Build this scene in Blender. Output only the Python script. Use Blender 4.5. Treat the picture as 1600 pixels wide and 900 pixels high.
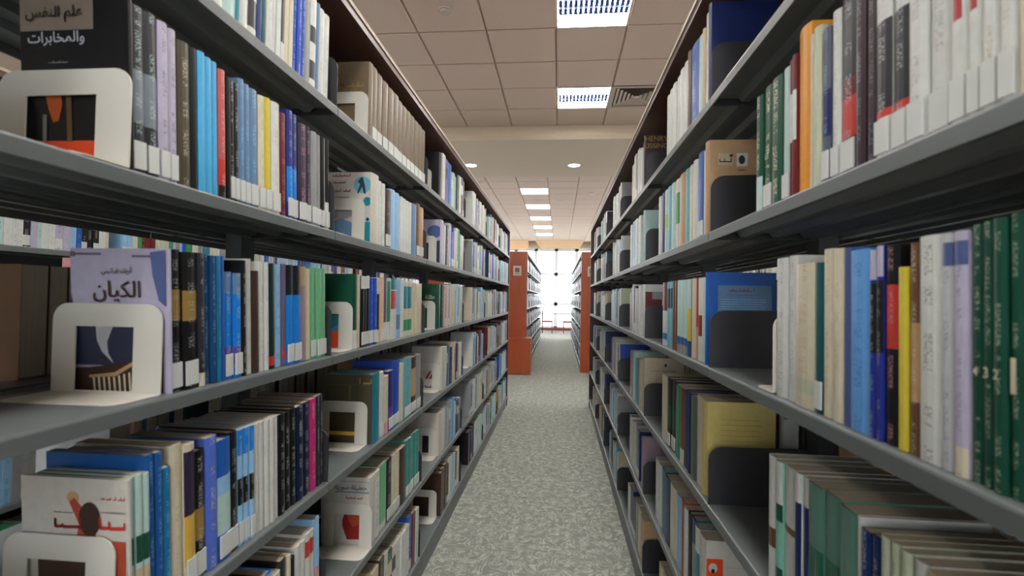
import bpy, bmesh, math, random
from mathutils import Matrix, Vector

for o in list(bpy.data.objects):
    bpy.data.objects.remove(o)
scene = bpy.context.scene
COL = scene.collection
random.seed(7)

# ------------------------------------------------------------------ camera
CAM_H = 1.2593
cam_data = bpy.data.cameras.new('camera')
cam_data.sensor_width = 36.0
cam_data.lens = 781.5951 / 1600 * 36.0
cam_data.clip_start = 0.02
cam = bpy.data.objects.new('camera', cam_data)
COL.objects.link(cam)
YAW, PITCH, ROLL = 0.0941, 0.0207, 0.0168
fw = Vector((-math.sin(YAW) * math.cos(PITCH), math.cos(YAW) * math.cos(PITCH), math.sin(PITCH)))
r0 = Vector((math.cos(YAW), math.sin(YAW), 0))
u0 = r0.cross(fw)
rt = r0 * math.cos(ROLL) + u0 * math.sin(ROLL)
up = -r0 * math.sin(ROLL) + u0 * math.cos(ROLL)
cam.matrix_world = Matrix(((rt.x, up.x, -fw.x, 0), (rt.y, up.y, -fw.y, 0), (rt.z, up.z, -fw.z, CAM_H), (0, 0, 0, 1)))
cam_data.dof.use_dof = True
cam_data.dof.focus_distance = 4.0
cam_data.dof.aperture_fstop = 5.6
scene.camera = cam

# ------------------------------------------------------------------ daylight outside, exposure
world = bpy.data.worlds.new('overcast_sky')
scene.world = world
world.use_nodes = True
bg = world.node_tree.nodes['Background']
bg.inputs[0].default_value = (0.90, 0.95, 1.0, 1)
bg.inputs[1].default_value = 5.6
vs = scene.view_settings
vs.view_transform = 'Standard'
vs.look = 'None'
vs.gamma = 1.0
vs.use_curve_mapping = False
vs.exposure = 0.8
TROFFER_POWER = 26.0
DOWNLIGHT_POWER = 9.0

# ------------------------------------------------------------------ measures (metres)
XL, XR = -0.5927, 0.3619            # aisle faces of the left and right stacks
BAY = 0.9213
JOINT_L, JOINT_R = 1.272, 1.2603    # first joint between bays
LEVELS = [.11, .44, .77, 1.10, 1.43, 1.76]
TOP = 2.083
DEPTH = .235                        # one shelf
STACK = .53                         # both sides together
CEIL = 3.562
SPINE_IN = .010
FAR_Y = 8.76
FAR_BAYS = 8
WIN_Y = 20.3

# ------------------------------------------------------------------ helpers
def lin(c):
    c /= 255.0
    return c / 12.92 if c <= .04045 else ((c + .055) / 1.055) ** 2.4

def rgb(t):
    return (lin(t[0]), lin(t[1]), lin(t[2]), 1.0)

def tag(o, label=None, cat=None, group=None, kind=None):
    if label: o['label'] = label
    if cat: o['category'] = cat
    if group: o['group'] = group
    if kind: o['kind'] = kind
    return o

def link(name, mesh, mat=None, parent=None):
    o = bpy.data.objects.new(name, mesh)
    COL.objects.link(o)
    if mat is not None and not mesh.materials:
        mesh.materials.append(mat)
    if parent is not None:
        o.parent = parent
    return o

def empty(name, loc=(0, 0, 0)):
    o = bpy.data.objects.new(name, None)
    o.location = loc
    o.empty_display_size = .05
    COL.objects.link(o)
    return o

class MB:
    """collects faces with a colour and a print colour each"""
    def __init__(s):
        s.v, s.f, s.c, s.t, s.uv = [], [], [], [], []
    def face(s, pts, col=(1, 1, 1, 1), txt=(0, 0, 0, 0), uv=None):
        n = len(s.v)
        s.v += [tuple(p) for p in pts]
        s.f.append(tuple(range(n, n + len(pts))))
        s.c.append(col); s.t.append(txt)
        s.uv.append(uv or [(0, -9)] * len(pts))
    def box(s, a, b, col=(1, 1, 1, 1)):
        x0, y0, z0 = [min(a[i], b[i]) for i in range(3)]
        x1, y1, z1 = [max(a[i], b[i]) for i in range(3)]
        for q in (((x0,y0,z0),(x0,y1,z0),(x1,y1,z0),(x1,y0,z0)), ((x0,y0,z1),(x1,y0,z1),(x1,y1,z1),(x0,y1,z1)),
                  ((x0,y0,z0),(x1,y0,z0),(x1,y0,z1),(x0,y0,z1)), ((x1,y0,z0),(x1,y1,z0),(x1,y1,z1),(x1,y0,z1)),
                  ((x1,y1,z0),(x0,y1,z0),(x0,y1,z1),(x1,y1,z1)), ((x0,y1,z0),(x0,y0,z0),(x0,y0,z1),(x0,y1,z1))):
            s.face(q, col)
        return s
    def prism(s, poly, axis, a, b, col=(1, 1, 1, 1)):
        """polygon (2D) extruded along axis from a to b"""
        def P(p, h):
            return {'x': (h, p[0], p[1]), 'y': (p[0], h, p[1]), 'z': (p[0], p[1], h)}[axis]
        n = len(poly)
        s.face([P(p, a) for p in poly], col); s.face([P(p, b) for p in reversed(poly)], col)
        for i in range(n):
            j = (i + 1) % n
            s.face([P(poly[j], a), P(poly[i], a), P(poly[i], b), P(poly[j], b)], col)
        return s
    def mesh(s, name, attrs=False, merge=True, smooth=False):
        me = bpy.data.meshes.new(name)
        me.from_pydata(s.v, [], s.f)
        if attrs:
            ca = me.color_attributes.new('Col', 'FLOAT_COLOR', 'CORNER')
            ta = me.color_attributes.new('Print', 'FLOAT_COLOR', 'CORNER')
            uvl = me.uv_layers.new(name='UVMap')
            cc, tt, uu = [], [], []
            for f, c, t, uv in zip(s.f, s.c, s.t, s.uv):
                for k in range(len(f)):
                    cc += c; tt += t; uu += uv[k]
            ca.data.foreach_set('color', cc)
            ta.data.foreach_set('color', tt)
            uvl.data.foreach_set('uv', uu)
        if merge:
            bm = bmesh.new(); bm.from_mesh(me)
            bmesh.ops.remove_doubles(bm, verts=bm.verts, dist=1e-5)
            bmesh.ops.recalc_face_normals(bm, faces=bm.faces)
            bm.to_mesh(me); bm.free()
        me.update()
        return me
    def build(s, name, mat, parent=None, **k):
        return link(name, s.mesh(name, **k), mat, parent)

def box_obj(name, a, b, mat, parent=None):
    return MB().box(a, b).build(name, mat, parent)

def disc(mb, c, r, z0, z1, n=24):
    mb.prism([(c[0] + r * math.cos(2 * math.pi * i / n), c[1] + r * math.sin(2 * math.pi * i / n)) for i in range(n)], 'z', z0, z1)
    return mb

# ------------------------------------------------------------------ materials
def mat(name, col, rough=.5, metal=0.0, noise=0.0, nscale=40, bump=0.0, spec=.5, emit=None, estr=0):
    m = bpy.data.materials.new(name); m.use_nodes = True
    nt = m.node_tree; b = nt.nodes['Principled BSDF']
    c = rgb(col)
    b.inputs['Base Color'].default_value = c
    b.inputs['Roughness'].default_value = rough
    b.inputs['Metallic'].default_value = metal
    b.inputs['Specular IOR Level'].default_value = spec
    if noise or bump:
        tc = nt.nodes.new('ShaderNodeTexCoord')
        nz = nt.nodes.new('ShaderNodeTexNoise'); nz.inputs['Scale'].default_value = nscale; nz.inputs['Detail'].default_value = 4
        nt.links.new(tc.outputs['Object'], nz.inputs['Vector'])
        if noise:
            mx = nt.nodes.new('ShaderNodeMix'); mx.data_type = 'RGBA'
            mx.inputs[6].default_value = tuple(v * (1 - noise) for v in c[:3]) + (1,)
            mx.inputs[7].default_value = tuple(min(1, v * (1 + noise)) for v in c[:3]) + (1,)
            nt.links.new(nz.outputs['Fac'], mx.inputs[0])
            nt.links.new(mx.outputs[2], b.inputs['Base Color'])
        if bump:
            bp = nt.nodes.new('ShaderNodeBump'); bp.inputs['Strength'].default_value = bump; bp.inputs['Distance'].default_value = .002
            nt.links.new(nz.outputs['Fac'], bp.inputs['Height']); nt.links.new(bp.outputs[0], b.inputs['Normal'])
    if emit:
        b.inputs['Emission Color'].default_value = rgb(emit); b.inputs['Emission Strength'].default_value = estr
    return m

def wood(name, c1, c2, rough=.35, scale=3):
    m = mat(name, c1, rough)
    nt = m.node_tree; b = nt.nodes['Principled BSDF']
    tc = nt.nodes.new('ShaderNodeTexCoord'); mp = nt.nodes.new('ShaderNodeMapping')
    mp.inputs['Scale'].default_value = (scale * 9, scale * 9, scale * .6)
    nz = nt.nodes.new('ShaderNodeTexNoise'); nz.inputs['Scale'].default_value = 2.2; nz.inputs['Detail'].default_value = 6; nz.inputs['Distortion'].default_value = .6
    mx = nt.nodes.new('ShaderNodeMix'); mx.data_type = 'RGBA'
    mx.inputs[6].default_value = rgb(c1); mx.inputs[7].default_value = rgb(c2)
    nt.links.new(tc.outputs['Object'], mp.inputs[0]); nt.links.new(mp.outputs[0], nz.inputs['Vector'])
    nt.links.new(nz.outputs['Fac'], mx.inputs[0]); nt.links.new(mx.outputs[2], b.inputs['Base Color'])
    return m

def book_material():
    """cover colour from the mesh, lettering as broken vertical marks along the middle of the spine"""
    m = bpy.data.materials.new('book_cover'); m.use_nodes = True
    nt = m.node_tree; N = nt.nodes.new; L = nt.links.new; b = nt.nodes['Principled BSDF']
    col = N('ShaderNodeAttribute'); col.attribute_name = 'Col'
    txt = N('ShaderNodeAttribute'); txt.attribute_name = 'Print'
    uv = N('ShaderNodeUVMap'); uv.uv_map = 'UVMap'
    sep = N('ShaderNodeSeparateXYZ'); L(uv.outputs[0], sep.inputs[0])
    def math_(op, a, bb=None, c=None):
        n = N('ShaderNodeMath'); n.operation = op
        for i, v in enumerate((a, bb, c)):
            if v is None: continue
            if isinstance(v, (int, float)): n.inputs[i].default_value = v
            else: L(v, n.inputs[i])
        return n.outputs[0]
    mid = math_('LESS_THAN', math_('ABSOLUTE', math_('SUBTRACT', math_('FRACT', sep.outputs[0]), .5)), .2)
    def noise(scale, sx, sy, off):
        mp = N('ShaderNodeMapping'); mp.inputs['Scale'].default_value = (sx, sy, 1); mp.inputs['Location'].default_value = (off, off, 0)
        L(uv.outputs[0], mp.inputs[0])
        n = N('ShaderNodeTexNoise'); n.inputs['Scale'].default_value = scale; n.inputs['Detail'].default_value = 2
        L(mp.outputs[0], n.inputs['Vector']); return n.outputs['Fac']
    fine = math_('GREATER_THAN', noise(1.0, 6, 420, 3), .52)
    words = math_('GREATER_THAN', noise(1.0, .05, 26, 11), .5)
    mask = math_('MULTIPLY', math_('MULTIPLY', mid, fine), math_('MULTIPLY', words, math_('GREATER_THAN', sep.outputs[1], 0.0)))
    mask = math_('MULTIPLY', mask, txt.outputs['Alpha'])
    wear = N('ShaderNodeTexNoise'); wear.inputs['Scale'].default_value = 60; wear.inputs['Detail'].default_value = 3
    tc = N('ShaderNodeTexCoord'); L(tc.outputs['Object'], wear.inputs['Vector'])
    mr = N('ShaderNodeMapRange'); mr.inputs[3].default_value = .86; mr.inputs[4].default_value = 1.1; L(wear.outputs['Fac'], mr.inputs[0])
    mul = N('ShaderNodeMix'); mul.data_type = 'RGBA'; mul.blend_type = 'MULTIPLY'; mul.inputs[0].default_value = 1
    L(col.outputs['Color'], mul.inputs[6]); L(mr.outputs[0], mul.inputs[7])
    mx = N('ShaderNodeMix'); mx.data_type = 'RGBA'
    L(mask, mx.inputs[0]); L(mul.outputs[2], mx.inputs[6]); L(txt.outputs['Color'], mx.inputs[7])
    L(mx.outputs[2], b.inputs['Base Color'])
    b.inputs['Roughness'].default_value = .38
    b.inputs['Specular IOR Level'].default_value = .4
    return m

def pages_material():
    m = mat('page_edges', (196, 180, 156), .85)
    nt = m.node_tree; b = nt.nodes['Principled BSDF']
    tc = nt.nodes.new('ShaderNodeTexCoord'); mp = nt.nodes.new('ShaderNodeMapping'); mp.inputs['Scale'].default_value = (3, 900, 3)
    nz = nt.nodes.new('ShaderNodeTexNoise'); nz.inputs['Scale'].default_value = 1; nz.inputs['Detail'].default_value = 2
    mx = nt.nodes.new('ShaderNodeMix'); mx.data_type = 'RGBA'; mx.inputs[6].default_value = rgb((160, 142, 118)); mx.inputs[7].default_value = rgb((214, 202, 180))
    nt.links.new(tc.outputs['Object'], mp.inputs[0]); nt.links.new(mp.outputs[0], nz.inputs['Vector'])
    nt.links.new(nz.outputs['Fac'], mx.inputs[0]); nt.links.new(mx.outputs[2], b.inputs['Base Color'])
    return m

def carpet_material():
    m = mat('carpet', (150, 150, 135), .95, spec=.1)
    nt = m.node_tree; N = nt.nodes.new; L = nt.links.new; b = nt.nodes['Principled BSDF']
    tc = N('ShaderNodeTexCoord')
    v0 = N('ShaderNodeTexNoise'); v0.inputs['Scale'].default_value = 10; v0.inputs['Detail'].default_value = 1.5; v0.inputs['Distortion'].default_value = 1.2
    L(tc.outputs['Object'], v0.inputs['Vector'])
    w = N('ShaderNodeTexNoise'); w.inputs['Scale'].default_value = 24; w.inputs['Detail'].default_value = 1
    L(tc.outputs['Object'], w.inputs['Vector'])
    m1 = N('ShaderNodeMath'); m1.operation = 'MULTIPLY'; m1.inputs[1].default_value = 62; L(v0.outputs['Fac'], m1.inputs[0])
    m2 = N('ShaderNodeMath'); m2.operation = 'SINE'; L(m1.outputs[0], m2.inputs[0])
    m3 = N('ShaderNodeMath'); m3.operation = 'MULTIPLY_ADD'; m3.inputs[1].default_value = 1.5; m3.inputs[2].default_value = -.27; L(w.outputs['Fac'], m3.inputs[0])
    v = N('ShaderNodeMath'); v.operation = 'MULTIPLY_ADD'; v.inputs[1].default_value = .3; L(m2.outputs[0], v.inputs[0]); L(m3.outputs[0], v.inputs[2])
    rmp = N('ShaderNodeValToRGB')
    e = rmp.color_ramp.elements
    e[0].position = .15; e[0].color = rgb((128, 131, 125))
    e[1].position = .85; e[1].color = rgb((168, 171, 164))
    k = rmp.color_ramp.elements.new(.5); k.color = rgb((140, 143, 136))
    L(v.outputs[0], rmp.inputs[0])
    fz = N('ShaderNodeTexNoise'); fz.inputs['Scale'].default_value = 420; L(tc.outputs['Object'], fz.inputs['Vector'])
    mr = N('ShaderNodeMapRange'); mr.inputs[3].default_value = .9; mr.inputs[4].default_value = 1.1; L(fz.outputs['Fac'], mr.inputs[0])
    mul = N('ShaderNodeMix'); mul.data_type = 'RGBA'; mul.blend_type = 'MULTIPLY'; mul.inputs[0].default_value = 1
    L(rmp.outputs[0], mul.inputs[6]); L(mr.outputs[0], mul.inputs[7]); L(mul.outputs[2], b.inputs['Base Color'])
    bp = N('ShaderNodeBump'); bp.inputs['Strength'].default_value = .4; bp.inputs['Distance'].default_value = .003
    L(v.outputs[0], bp.inputs['Height']); L(bp.outputs[0], b.inputs['Normal'])
    return m

M_STEEL = mat('grey_shelf_enamel', (98, 104, 105), .38, noise=.06, nscale=25)
M_POST = mat('dark_steel', (62, 64, 68), .45)
M_BRACKET = mat('charcoal_bracket', (46, 46, 50), .4, noise=.05, nscale=30)
M_WOOD_DARK = wood('dark_cherry_wood', (84, 42, 34), (60, 28, 24), .4)
M_EDGE = mat('pale_edge_band', (168, 152, 132), .5)
M_WOOD = wood('orange_cherry_wood', (172, 80, 36), (140, 58, 26), .35)
M_TILE = mat('ceiling_tile', (224, 205, 189), .9, noise=.04, nscale=90, bump=.15, spec=.2)
M_TEE = mat('ceiling_grid', (206, 186, 169), .7)
M_PLASTER = mat('plaster', (216, 200, 178), .85, noise=.02, nscale=6)
M_COVE = mat('cove_plaster', (222, 186, 146), .8)
M_WALL = mat('wall_paint', (228, 222, 212), .85)
M_CARPET = carpet_material()
M_BOOK = book_material()
M_PAGES = pages_material()
M_STICKER = mat('paper_sticker', (205, 208, 206), .6)
M_BOOKEND = mat('white_enamel', (206, 203, 194), .32)
M_LAMP = mat('lamp_reflector', (240, 240, 236), .5, emit=(255, 250, 242), estr=TROFFER_POWER)
M_LOUVER = mat('louver_blade', (70, 92, 150), .6, spec=.2)
M_WHITE = mat('white_plastic', (214, 206, 196), .5)
M_VENT = mat('vent_metal', (206, 194, 182), .5)
M_VENT_DARK = mat('vent_shadow_gap', (128, 116, 106), .8)
M_DOWN = mat('downlight_lens', (250, 245, 235), .4, emit=(255, 244, 226), estr=DOWNLIGHT_POWER)
M_ALU = mat('window_aluminium', (206, 208, 210), .4)
M_SEAT = mat('red_brown_leather', (118, 52, 40), .5)
M_TABLE = mat('grey_table', (120, 122, 130), .4)
M_CARD = mat('sign_card', (196, 186, 176), .5)
M_CARD_PRINT = mat('sign_print', (120, 90, 80), .6)
def glass_material():
    m = bpy.data.materials.new('window_glass'); m.use_nodes = True
    nt = m.node_tree; nt.nodes.remove(nt.nodes['Principled BSDF'])
    t = nt.nodes.new('ShaderNodeBsdfTransparent'); g = nt.nodes.new('ShaderNodeBsdfGlossy'); g.inputs['Roughness'].default_value = .02
    fr = nt.nodes.new('ShaderNodeFresnel'); mx = nt.nodes.new('ShaderNodeMixShader')
    nt.links.new(fr.outputs[0], mx.inputs[0]); nt.links.new(t.outputs[0], mx.inputs[1]); nt.links.new(g.outputs[0], mx.inputs[2])
    nt.links.new(mx.outputs[0], nt.nodes['Material Output'].inputs['Surface'])
    return m
M_GLASS = glass_material()

PAL = dict(white=(205,208,204), cover_white=(198,193,184), cream=(206,198,174), beige=(190,176,150), grey=(142,144,146), silver=(182,184,190),
 warm_grey=(128,116,102), black=(22,22,24), ink=(20,18,18), charcoal=(44,45,50), navy=(24,38,92), royal_navy=(18,44,100), dark_navy=(20,28,58), dark_blue=(26,56,118),
 blue=(34,92,176), royal_blue=(34,76,180), bright_blue=(24,124,214), sky_blue=(76,172,222), light_blue=(142,188,226), light_cobalt=(98,158,222),
 steel_blue=(98,132,168), slate_blue=(78,92,140), teal=(30,124,142), teal_blue=(24,112,158), dark_teal=(18,84,92), dark_teal_blue=(24,70,116), dark_azure=(26,84,152),
 green=(52,142,92), green_teal=(62,138,130), pale_green=(112,176,132), pale_sage=(184,192,166), sage=(150,164,140), dark_sage=(82,96,84), dark_green=(18,76,56), racing_green=(16,72,56), black_green=(24,44,40),
 sea_green=(92,134,122), deep_green=(30,100,78), mint=(126,190,170), lime=(168,196,84), pale_teal=(176,204,200), light_teal=(108,172,184), olive=(112,104,66), dark_olive=(74,68,52), yellow=(206,188,62), gold=(206,168,72),
 dark_gold=(150,122,66), orange=(226,150,44), orange_print=(220,176,130), orange_red=(222,76,34), ember=(196,92,40), rust=(170,72,50), red_rust=(166,58,36), tan=(184,150,112), pale_tan=(196,174,146), brown=(104,74,52), umber=(112,96,76),
 dark_brown=(64,46,38), maroon=(104,30,36), red=(192,58,52), dark_red=(140,36,34), red_stripe=(168,40,40), pink=(208,150,158), pink_red=(190,92,92), magenta=(186,44,116), purple=(96,72,152), indigo=(44,46,124),
 dark_purple=(50,38,62), dark_plum=(58,42,50), purple_grey=(104,92,118), lavender=(176,170,192), mauve=(150,130,140), periwinkle=(84,112,204), deep_blue=(34,48,140), peach=(216,178,148), grey_photo=(120,128,140), grey_navy=(84,90,110), dark_slate=(46,52,78),
 cream_yellow=(202,184,112))
def C(n):
    return rgb(PAL[n])

# ================================================================== SETTING
BX, BZ0, BZ1 = 1.8, .9, 3.1   # unseen window added behind the viewer to light the covers facing out
floor = box_obj('floor', (-7, -4.5, -.06), (7, WIN_Y + .3, 0), M_CARPET); tag(floor, kind='structure')
for nm, a, b in (('wall_left', (-7.1, -4.5, 0), (-7, 8, CEIL + .1)), ('wall_right', (7, -4.5, 0), (7.1, 8, CEIL + .1)), ('trim_8', (-7.1, 8, 0), (-7, WIN_Y + .3, .4)), ('trim_9', (7, 8, 0), (7.1, WIN_Y + .3, .4)), ('trim_10', (-7.1, 8, 3.3), (-7, WIN_Y + .3, CEIL + .1)), ('trim_11', (7, 8, 3.3), (7.1, WIN_Y + .3, CEIL + .1)), ('wall_back', (-7.1, -4.6, 0), (7.1, -4.5, BZ0)), ('trim_5', (-7.1, -4.6, BZ1), (7.1, -4.5, CEIL + .1)), ('trim_6', (-7.1, -4.6, BZ0), (-BX, -4.5, BZ1)), ('trim_7', (BX, -4.6, BZ0), (7.1, -4.5, BZ1))):
    tag(box_obj(nm, a, b, M_WALL), kind='structure')

# ceiling: slab, tiles laid on a grid before and beyond the plaster bulkhead
ceiling = box_obj('ceiling', (-7.1, -4.6, CEIL + .02), (7.1, WIN_Y + .3, CEIL + .12), M_TEE); tag(ceiling, kind='structure')
GX, GY = -1.2611, 4.2227
GX2, GY2 = -.857 - 3.0, 10.38 + .0
def tile_mesh():
    a, b = .009, .591
    mb = MB(); e = .006
    P = [(a, a), (b, a), (b, b), (a, b)]
    Q = [(a + e, a + e), (b - e, a + e), (b - e, b - e), (a + e, b - e)]
    mb.face([(p[0], p[1], 0) for p in reversed(Q)])
    for i in range(4):
        j = (i + 1) % 4
        mb.face([(*P[i], .006), (*P[j], .006), (*Q[j], 0), (*Q[i], 0)])
        mb.face([(*P[j], .006), (*P[i], .006), (*P[i], .02), (*P[j], .02)])
    return mb.mesh('tile')
TILE = tile_mesh(); TILE.materials.append(M_TILE)
LIGHT_CELLS = {}
def tile(x, y):
    o = link('tile', TILE, None, ceiling); o.location = (x, y, CEIL)
near_lights = [(i, j) for i in (-2, 2, 6) for j in (2, -1, -4, -7, -10)]
vent_cell = (3, 2)
for i in range(-4, 6):
    for j in range(-3, 4):
        if (i, j) in near_lights or (i, j) == vent_cell: continue
        tile(GX + .6 * i, GY + .6 * j)
far_lights = [(5, j) for j in (0, 3, 6, 9, 12)] + [(1, j) for j in (0, 3, 6, 9, 12)] + [(9, j) for j in (0, 3, 6, 9, 12)]
for i in range(0, 10):
    for j in range(-3, 16):
        if (i, j) in far_lights: continue
        tile(GX2 + .6 * i, GY2 + .6 * j)
# plain board over the rest
SOFF = CEIL - .173
trim = MB()
trim.box((-7, GY + 2.4, CEIL - .075), (7, GY + 2.44, CEIL + .02)).box((-7, GY + 2.44, CEIL - .173), (7, 8.70, CEIL + .02))
trim.prism([(GY + 2.44, CEIL - .075), (GY + 2.44, CEIL - .173), (GY + 2.40, CEIL - .12), (GY + 2.40, CEIL - .075)], 'x', -7, 7)
tag(trim.build('trim_1', M_PLASTER), kind='structure')
def troffer(x, y, label, group):
    """recessed fixture in a ceiling cell whose lower corner is (x, y)"""
    root = empty('ceiling_light', (x + .3, y + .3, CEIL))
    tag(root, label, 'ceiling light', group)
    fr = MB()
    for a, b in (((-.3, -.3, -.004), (.3, -.284, .018)), ((-.3, .284, -.004), (.3, .3, .018)), ((-.3, -.284, -.004), (-.284, .284, .018)), ((.284, -.284, -.004), (.3, .284, .018))):
        fr.box(a, b)
    fr.build('frame', M_WHITE, root)
    MB().box((-.284, -.284, .010), (.284, .284, .018)).build('diffuser', M_LAMP, root)
    lv = MB()
    for yy in (-.096, 0, .096):
        lv.box((-.27, yy - .004, -.002), (.27, yy + .004, .010))
    for k in range(14):
        xx = -.26 + k * .04
        lv.box((xx - .013, -.088, -.004), (xx + .013, -.012, .010)); lv.box((xx - .013, .012, -.004), (xx + .013, .088, .010))
    lv.build('louver', M_LOUVER, root)
    return root
ORD5 = ['first', 'second', 'third', 'fourth', 'fifth']
for (i, j) in near_lights:
    seen = {(2, -1): 'square louvered ceiling light nearest the viewer above the aisle', (2, 2): 'square louvered ceiling light beside the square air vent'}
    troffer(GX + .6 * i, GY + .6 * j, seen.get((i, j), f"square louvered ceiling light over the {({-2: 'left neighbouring', 2: 'main', 6: 'right neighbouring'})[i]} aisle, {ORD5[(2 - j) // 3]} from the bulkhead"), 'louvered ceiling lights')
names = ['first', 'second', 'third', 'fourth', 'fifth']
for (i, j) in far_lights:
    k = j // 3
    lab = f'white ceiling light beyond the plaster bulkhead, {names[k]} from the bulkhead' if i == 5 else f"white far ceiling light {'left' if i < 5 else 'right'} of the visible column, {names[k]} from the bulkhead"
    troffer(GX2 + .6 * i, GY2 + .6 * j, lab, 'far ceiling lights')

# air vent
v = empty('air_vent', (GX + .6 * 3.5, GY + .6 * 2.5, CEIL)); tag(v, 'square louvered air vent in the ceiling beside the second light', 'vent')
box_obj('backing', (-.29, -.29, .012), (.29, .29, .018), M_VENT_DARK, v)
def ring(mb, r0, r1, z0, z1):
    A = [(-r0, -r0), (r0, -r0), (r0, r0), (-r0, r0)]; B = [(-r1, -r1), (r1, -r1), (r1, r1), (-r1, r1)]
    for i in range(4):
        j = (i + 1) % 4
        mb.face([(*A[i], z0), (*A[j], z0), (*B[j], z1), (*B[i], z1)])
        mb.face([(*A[j], z0 + .003), (*A[i], z0 + .003), (*B[i], z1 + .003), (*B[j], z1 + .003)])
fm = MB(); ring(fm, .298, .255, -.004, -.004); fm.build('frame', M_VENT, v)
for k in range(5):
    rm = MB(); r = .24 - k * .045; ring(rm, r, r - .03, -.003, .010); rm.build('vane', M_VENT, v)
box_obj('center_plate', (-.03, -.03, -.004), (.03, .03, 0), M_VENT, v)

def detector(x, y, z, r, label, nm='smoke_detector', m=None):
    o = empty(nm, (x, y, z)); tag(o, label, 'detector')
    disc(MB(), (0, 0), r, -.012, 0).build('base', m or M_VENT, o)
    disc(MB(), (0, 0), r * .72, -.032, -.012).build('sensor_head', m or M_VENT, o)
    return o
detector(-.945, 3.888, CEIL, .055, 'round beige smoke detector on the nearest ceiling tiles')
detector(.669, 10.807, CEIL, .06, 'small white round detector on the far ceiling near the right bookcase', m=M_WHITE)
detector(.0, 11.7, CEIL, .05, 'small dull round detector on the far ceiling right of the lights')
def downlight(x, y, label):
    o = empty('downlight', (x, y, SOFF)); tag(o, label, 'downlight')
    mb = MB(); n = 28
    for i in range(n):
        a, b = 2 * math.pi * i / n, 2 * math.pi * (i + 1) / n
        mb.face([(.11 * math.cos(a), .11 * math.sin(a), -.001), (.11 * math.cos(b), .11 * math.sin(b), -.001), (.09 * math.cos(b), .09 * math.sin(b), -.006), (.09 * math.cos(a), .09 * math.sin(a), -.006)])
    mb.build('rim', M_WHITE, o)
    disc(MB(), (0, 0), .09, -.005, -.001, 28).build('lens', M_DOWN, o)
downlight(.206, 7.95, 'round lit downlight in the plaster bulkhead over the cross aisle')
downlight(-1.44, 7.90, 'round downlight in the bulkhead half hidden behind left bookcase top')

# far wall: window with mullions, bulkhead over it, low sill board
tag(box_obj('wall_far', (-7, WIN_Y, 3.30), (7, WIN_Y + .2, CEIL + .02), M_WALL), kind='structure')
tag(MB().prism([(-.98, CEIL), (.95, CEIL), (.78, 3.30), (-.78, 3.30)], 'y', WIN_Y - .55, WIN_Y - .02).build('trim_2', M_COVE), kind='structure')
tag(box_obj('trim_3', (-6.9, WIN_Y - .5, 3.24), (-1.25, WIN_Y - .02, CEIL), M_COVE), kind='structure')
tag(box_obj('trim_4', (1.22, WIN_Y - .5, 3.24), (6.9, WIN_Y - .02, CEIL), M_COVE), kind='structure')
tag(box_obj('baseboard_far', (-7, WIN_Y - .12, 0), (7, WIN_Y - .02, .10), M_SEAT), kind='structure')
win = MB()
for z in (.10, 1.06, 2.27, 3.26):
    win.box((-7, WIN_Y + .02, z - .06), (7, WIN_Y + .10, z + .06))
xs = [-.132 + .82 * k for k in range(-8, 9)]
for x in xs:
    win.box((x - .065, WIN_Y + .02, .1), (x + .065, WIN_Y + .10, 3.3))
wo = win.build('window_1', M_ALU, merge=False); tag(wo, kind='structure')
pm = MB().box((-.385, -.006, 0), (.385, 0, 1)).mesh('pane'); pm.materials.append(M_GLASS)
for i, x in enumerate(xs[:-1]):
    for z0, z1 in ((.135, 1.025), (1.095, 2.235), (2.305, 3.225)):
        p = link('pane', pm, None, wo); p.location = (x + .41, WIN_Y + .06, z0); p.scale = (1, 1, z1 - z0)
for n_, x_ in ((3, -7.05), (4, 7.05)):      # unseen side glazing, added so that daylight brightens the far ceiling
    added_glazing = MB()
    for z in (.43, 1.8, 3.27):
        added_glazing.box((x_ - .03, 8, z - .03), (x_ + .03, WIN_Y, z + .03))
    for k in range(13):
        added_glazing.box((x_ - .03, 8 + k * 1.02 - .03, .4), (x_ + .03, 8 + k * 1.02 + .03, 3.3))
    tag(added_glazing.build(f'window_{n_}', M_ALU, merge=False), kind='structure')
wb = MB()
for z in (BZ0 + .03, 2.0, BZ1 - .03):
    wb.box((-BX, -4.58, z - .03), (BX, -4.52, z + .03))
for x in [-BX + .03 + (2 * BX - .06) * k / 8 for k in range(9)]:
    wb.box((x - .03, -4.58, BZ0), (x + .03, -4.52, BZ1))
tag(wb.build('window_2', M_ALU, merge=False), kind='structure')  # frame of the added opening behind the viewer
tag(box_obj('ground_outside', (-40, 8, -.25), (40, WIN_Y + 60, -.15), mat('pale_paving', (190, 188, 184), .9)), kind='structure')

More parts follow.
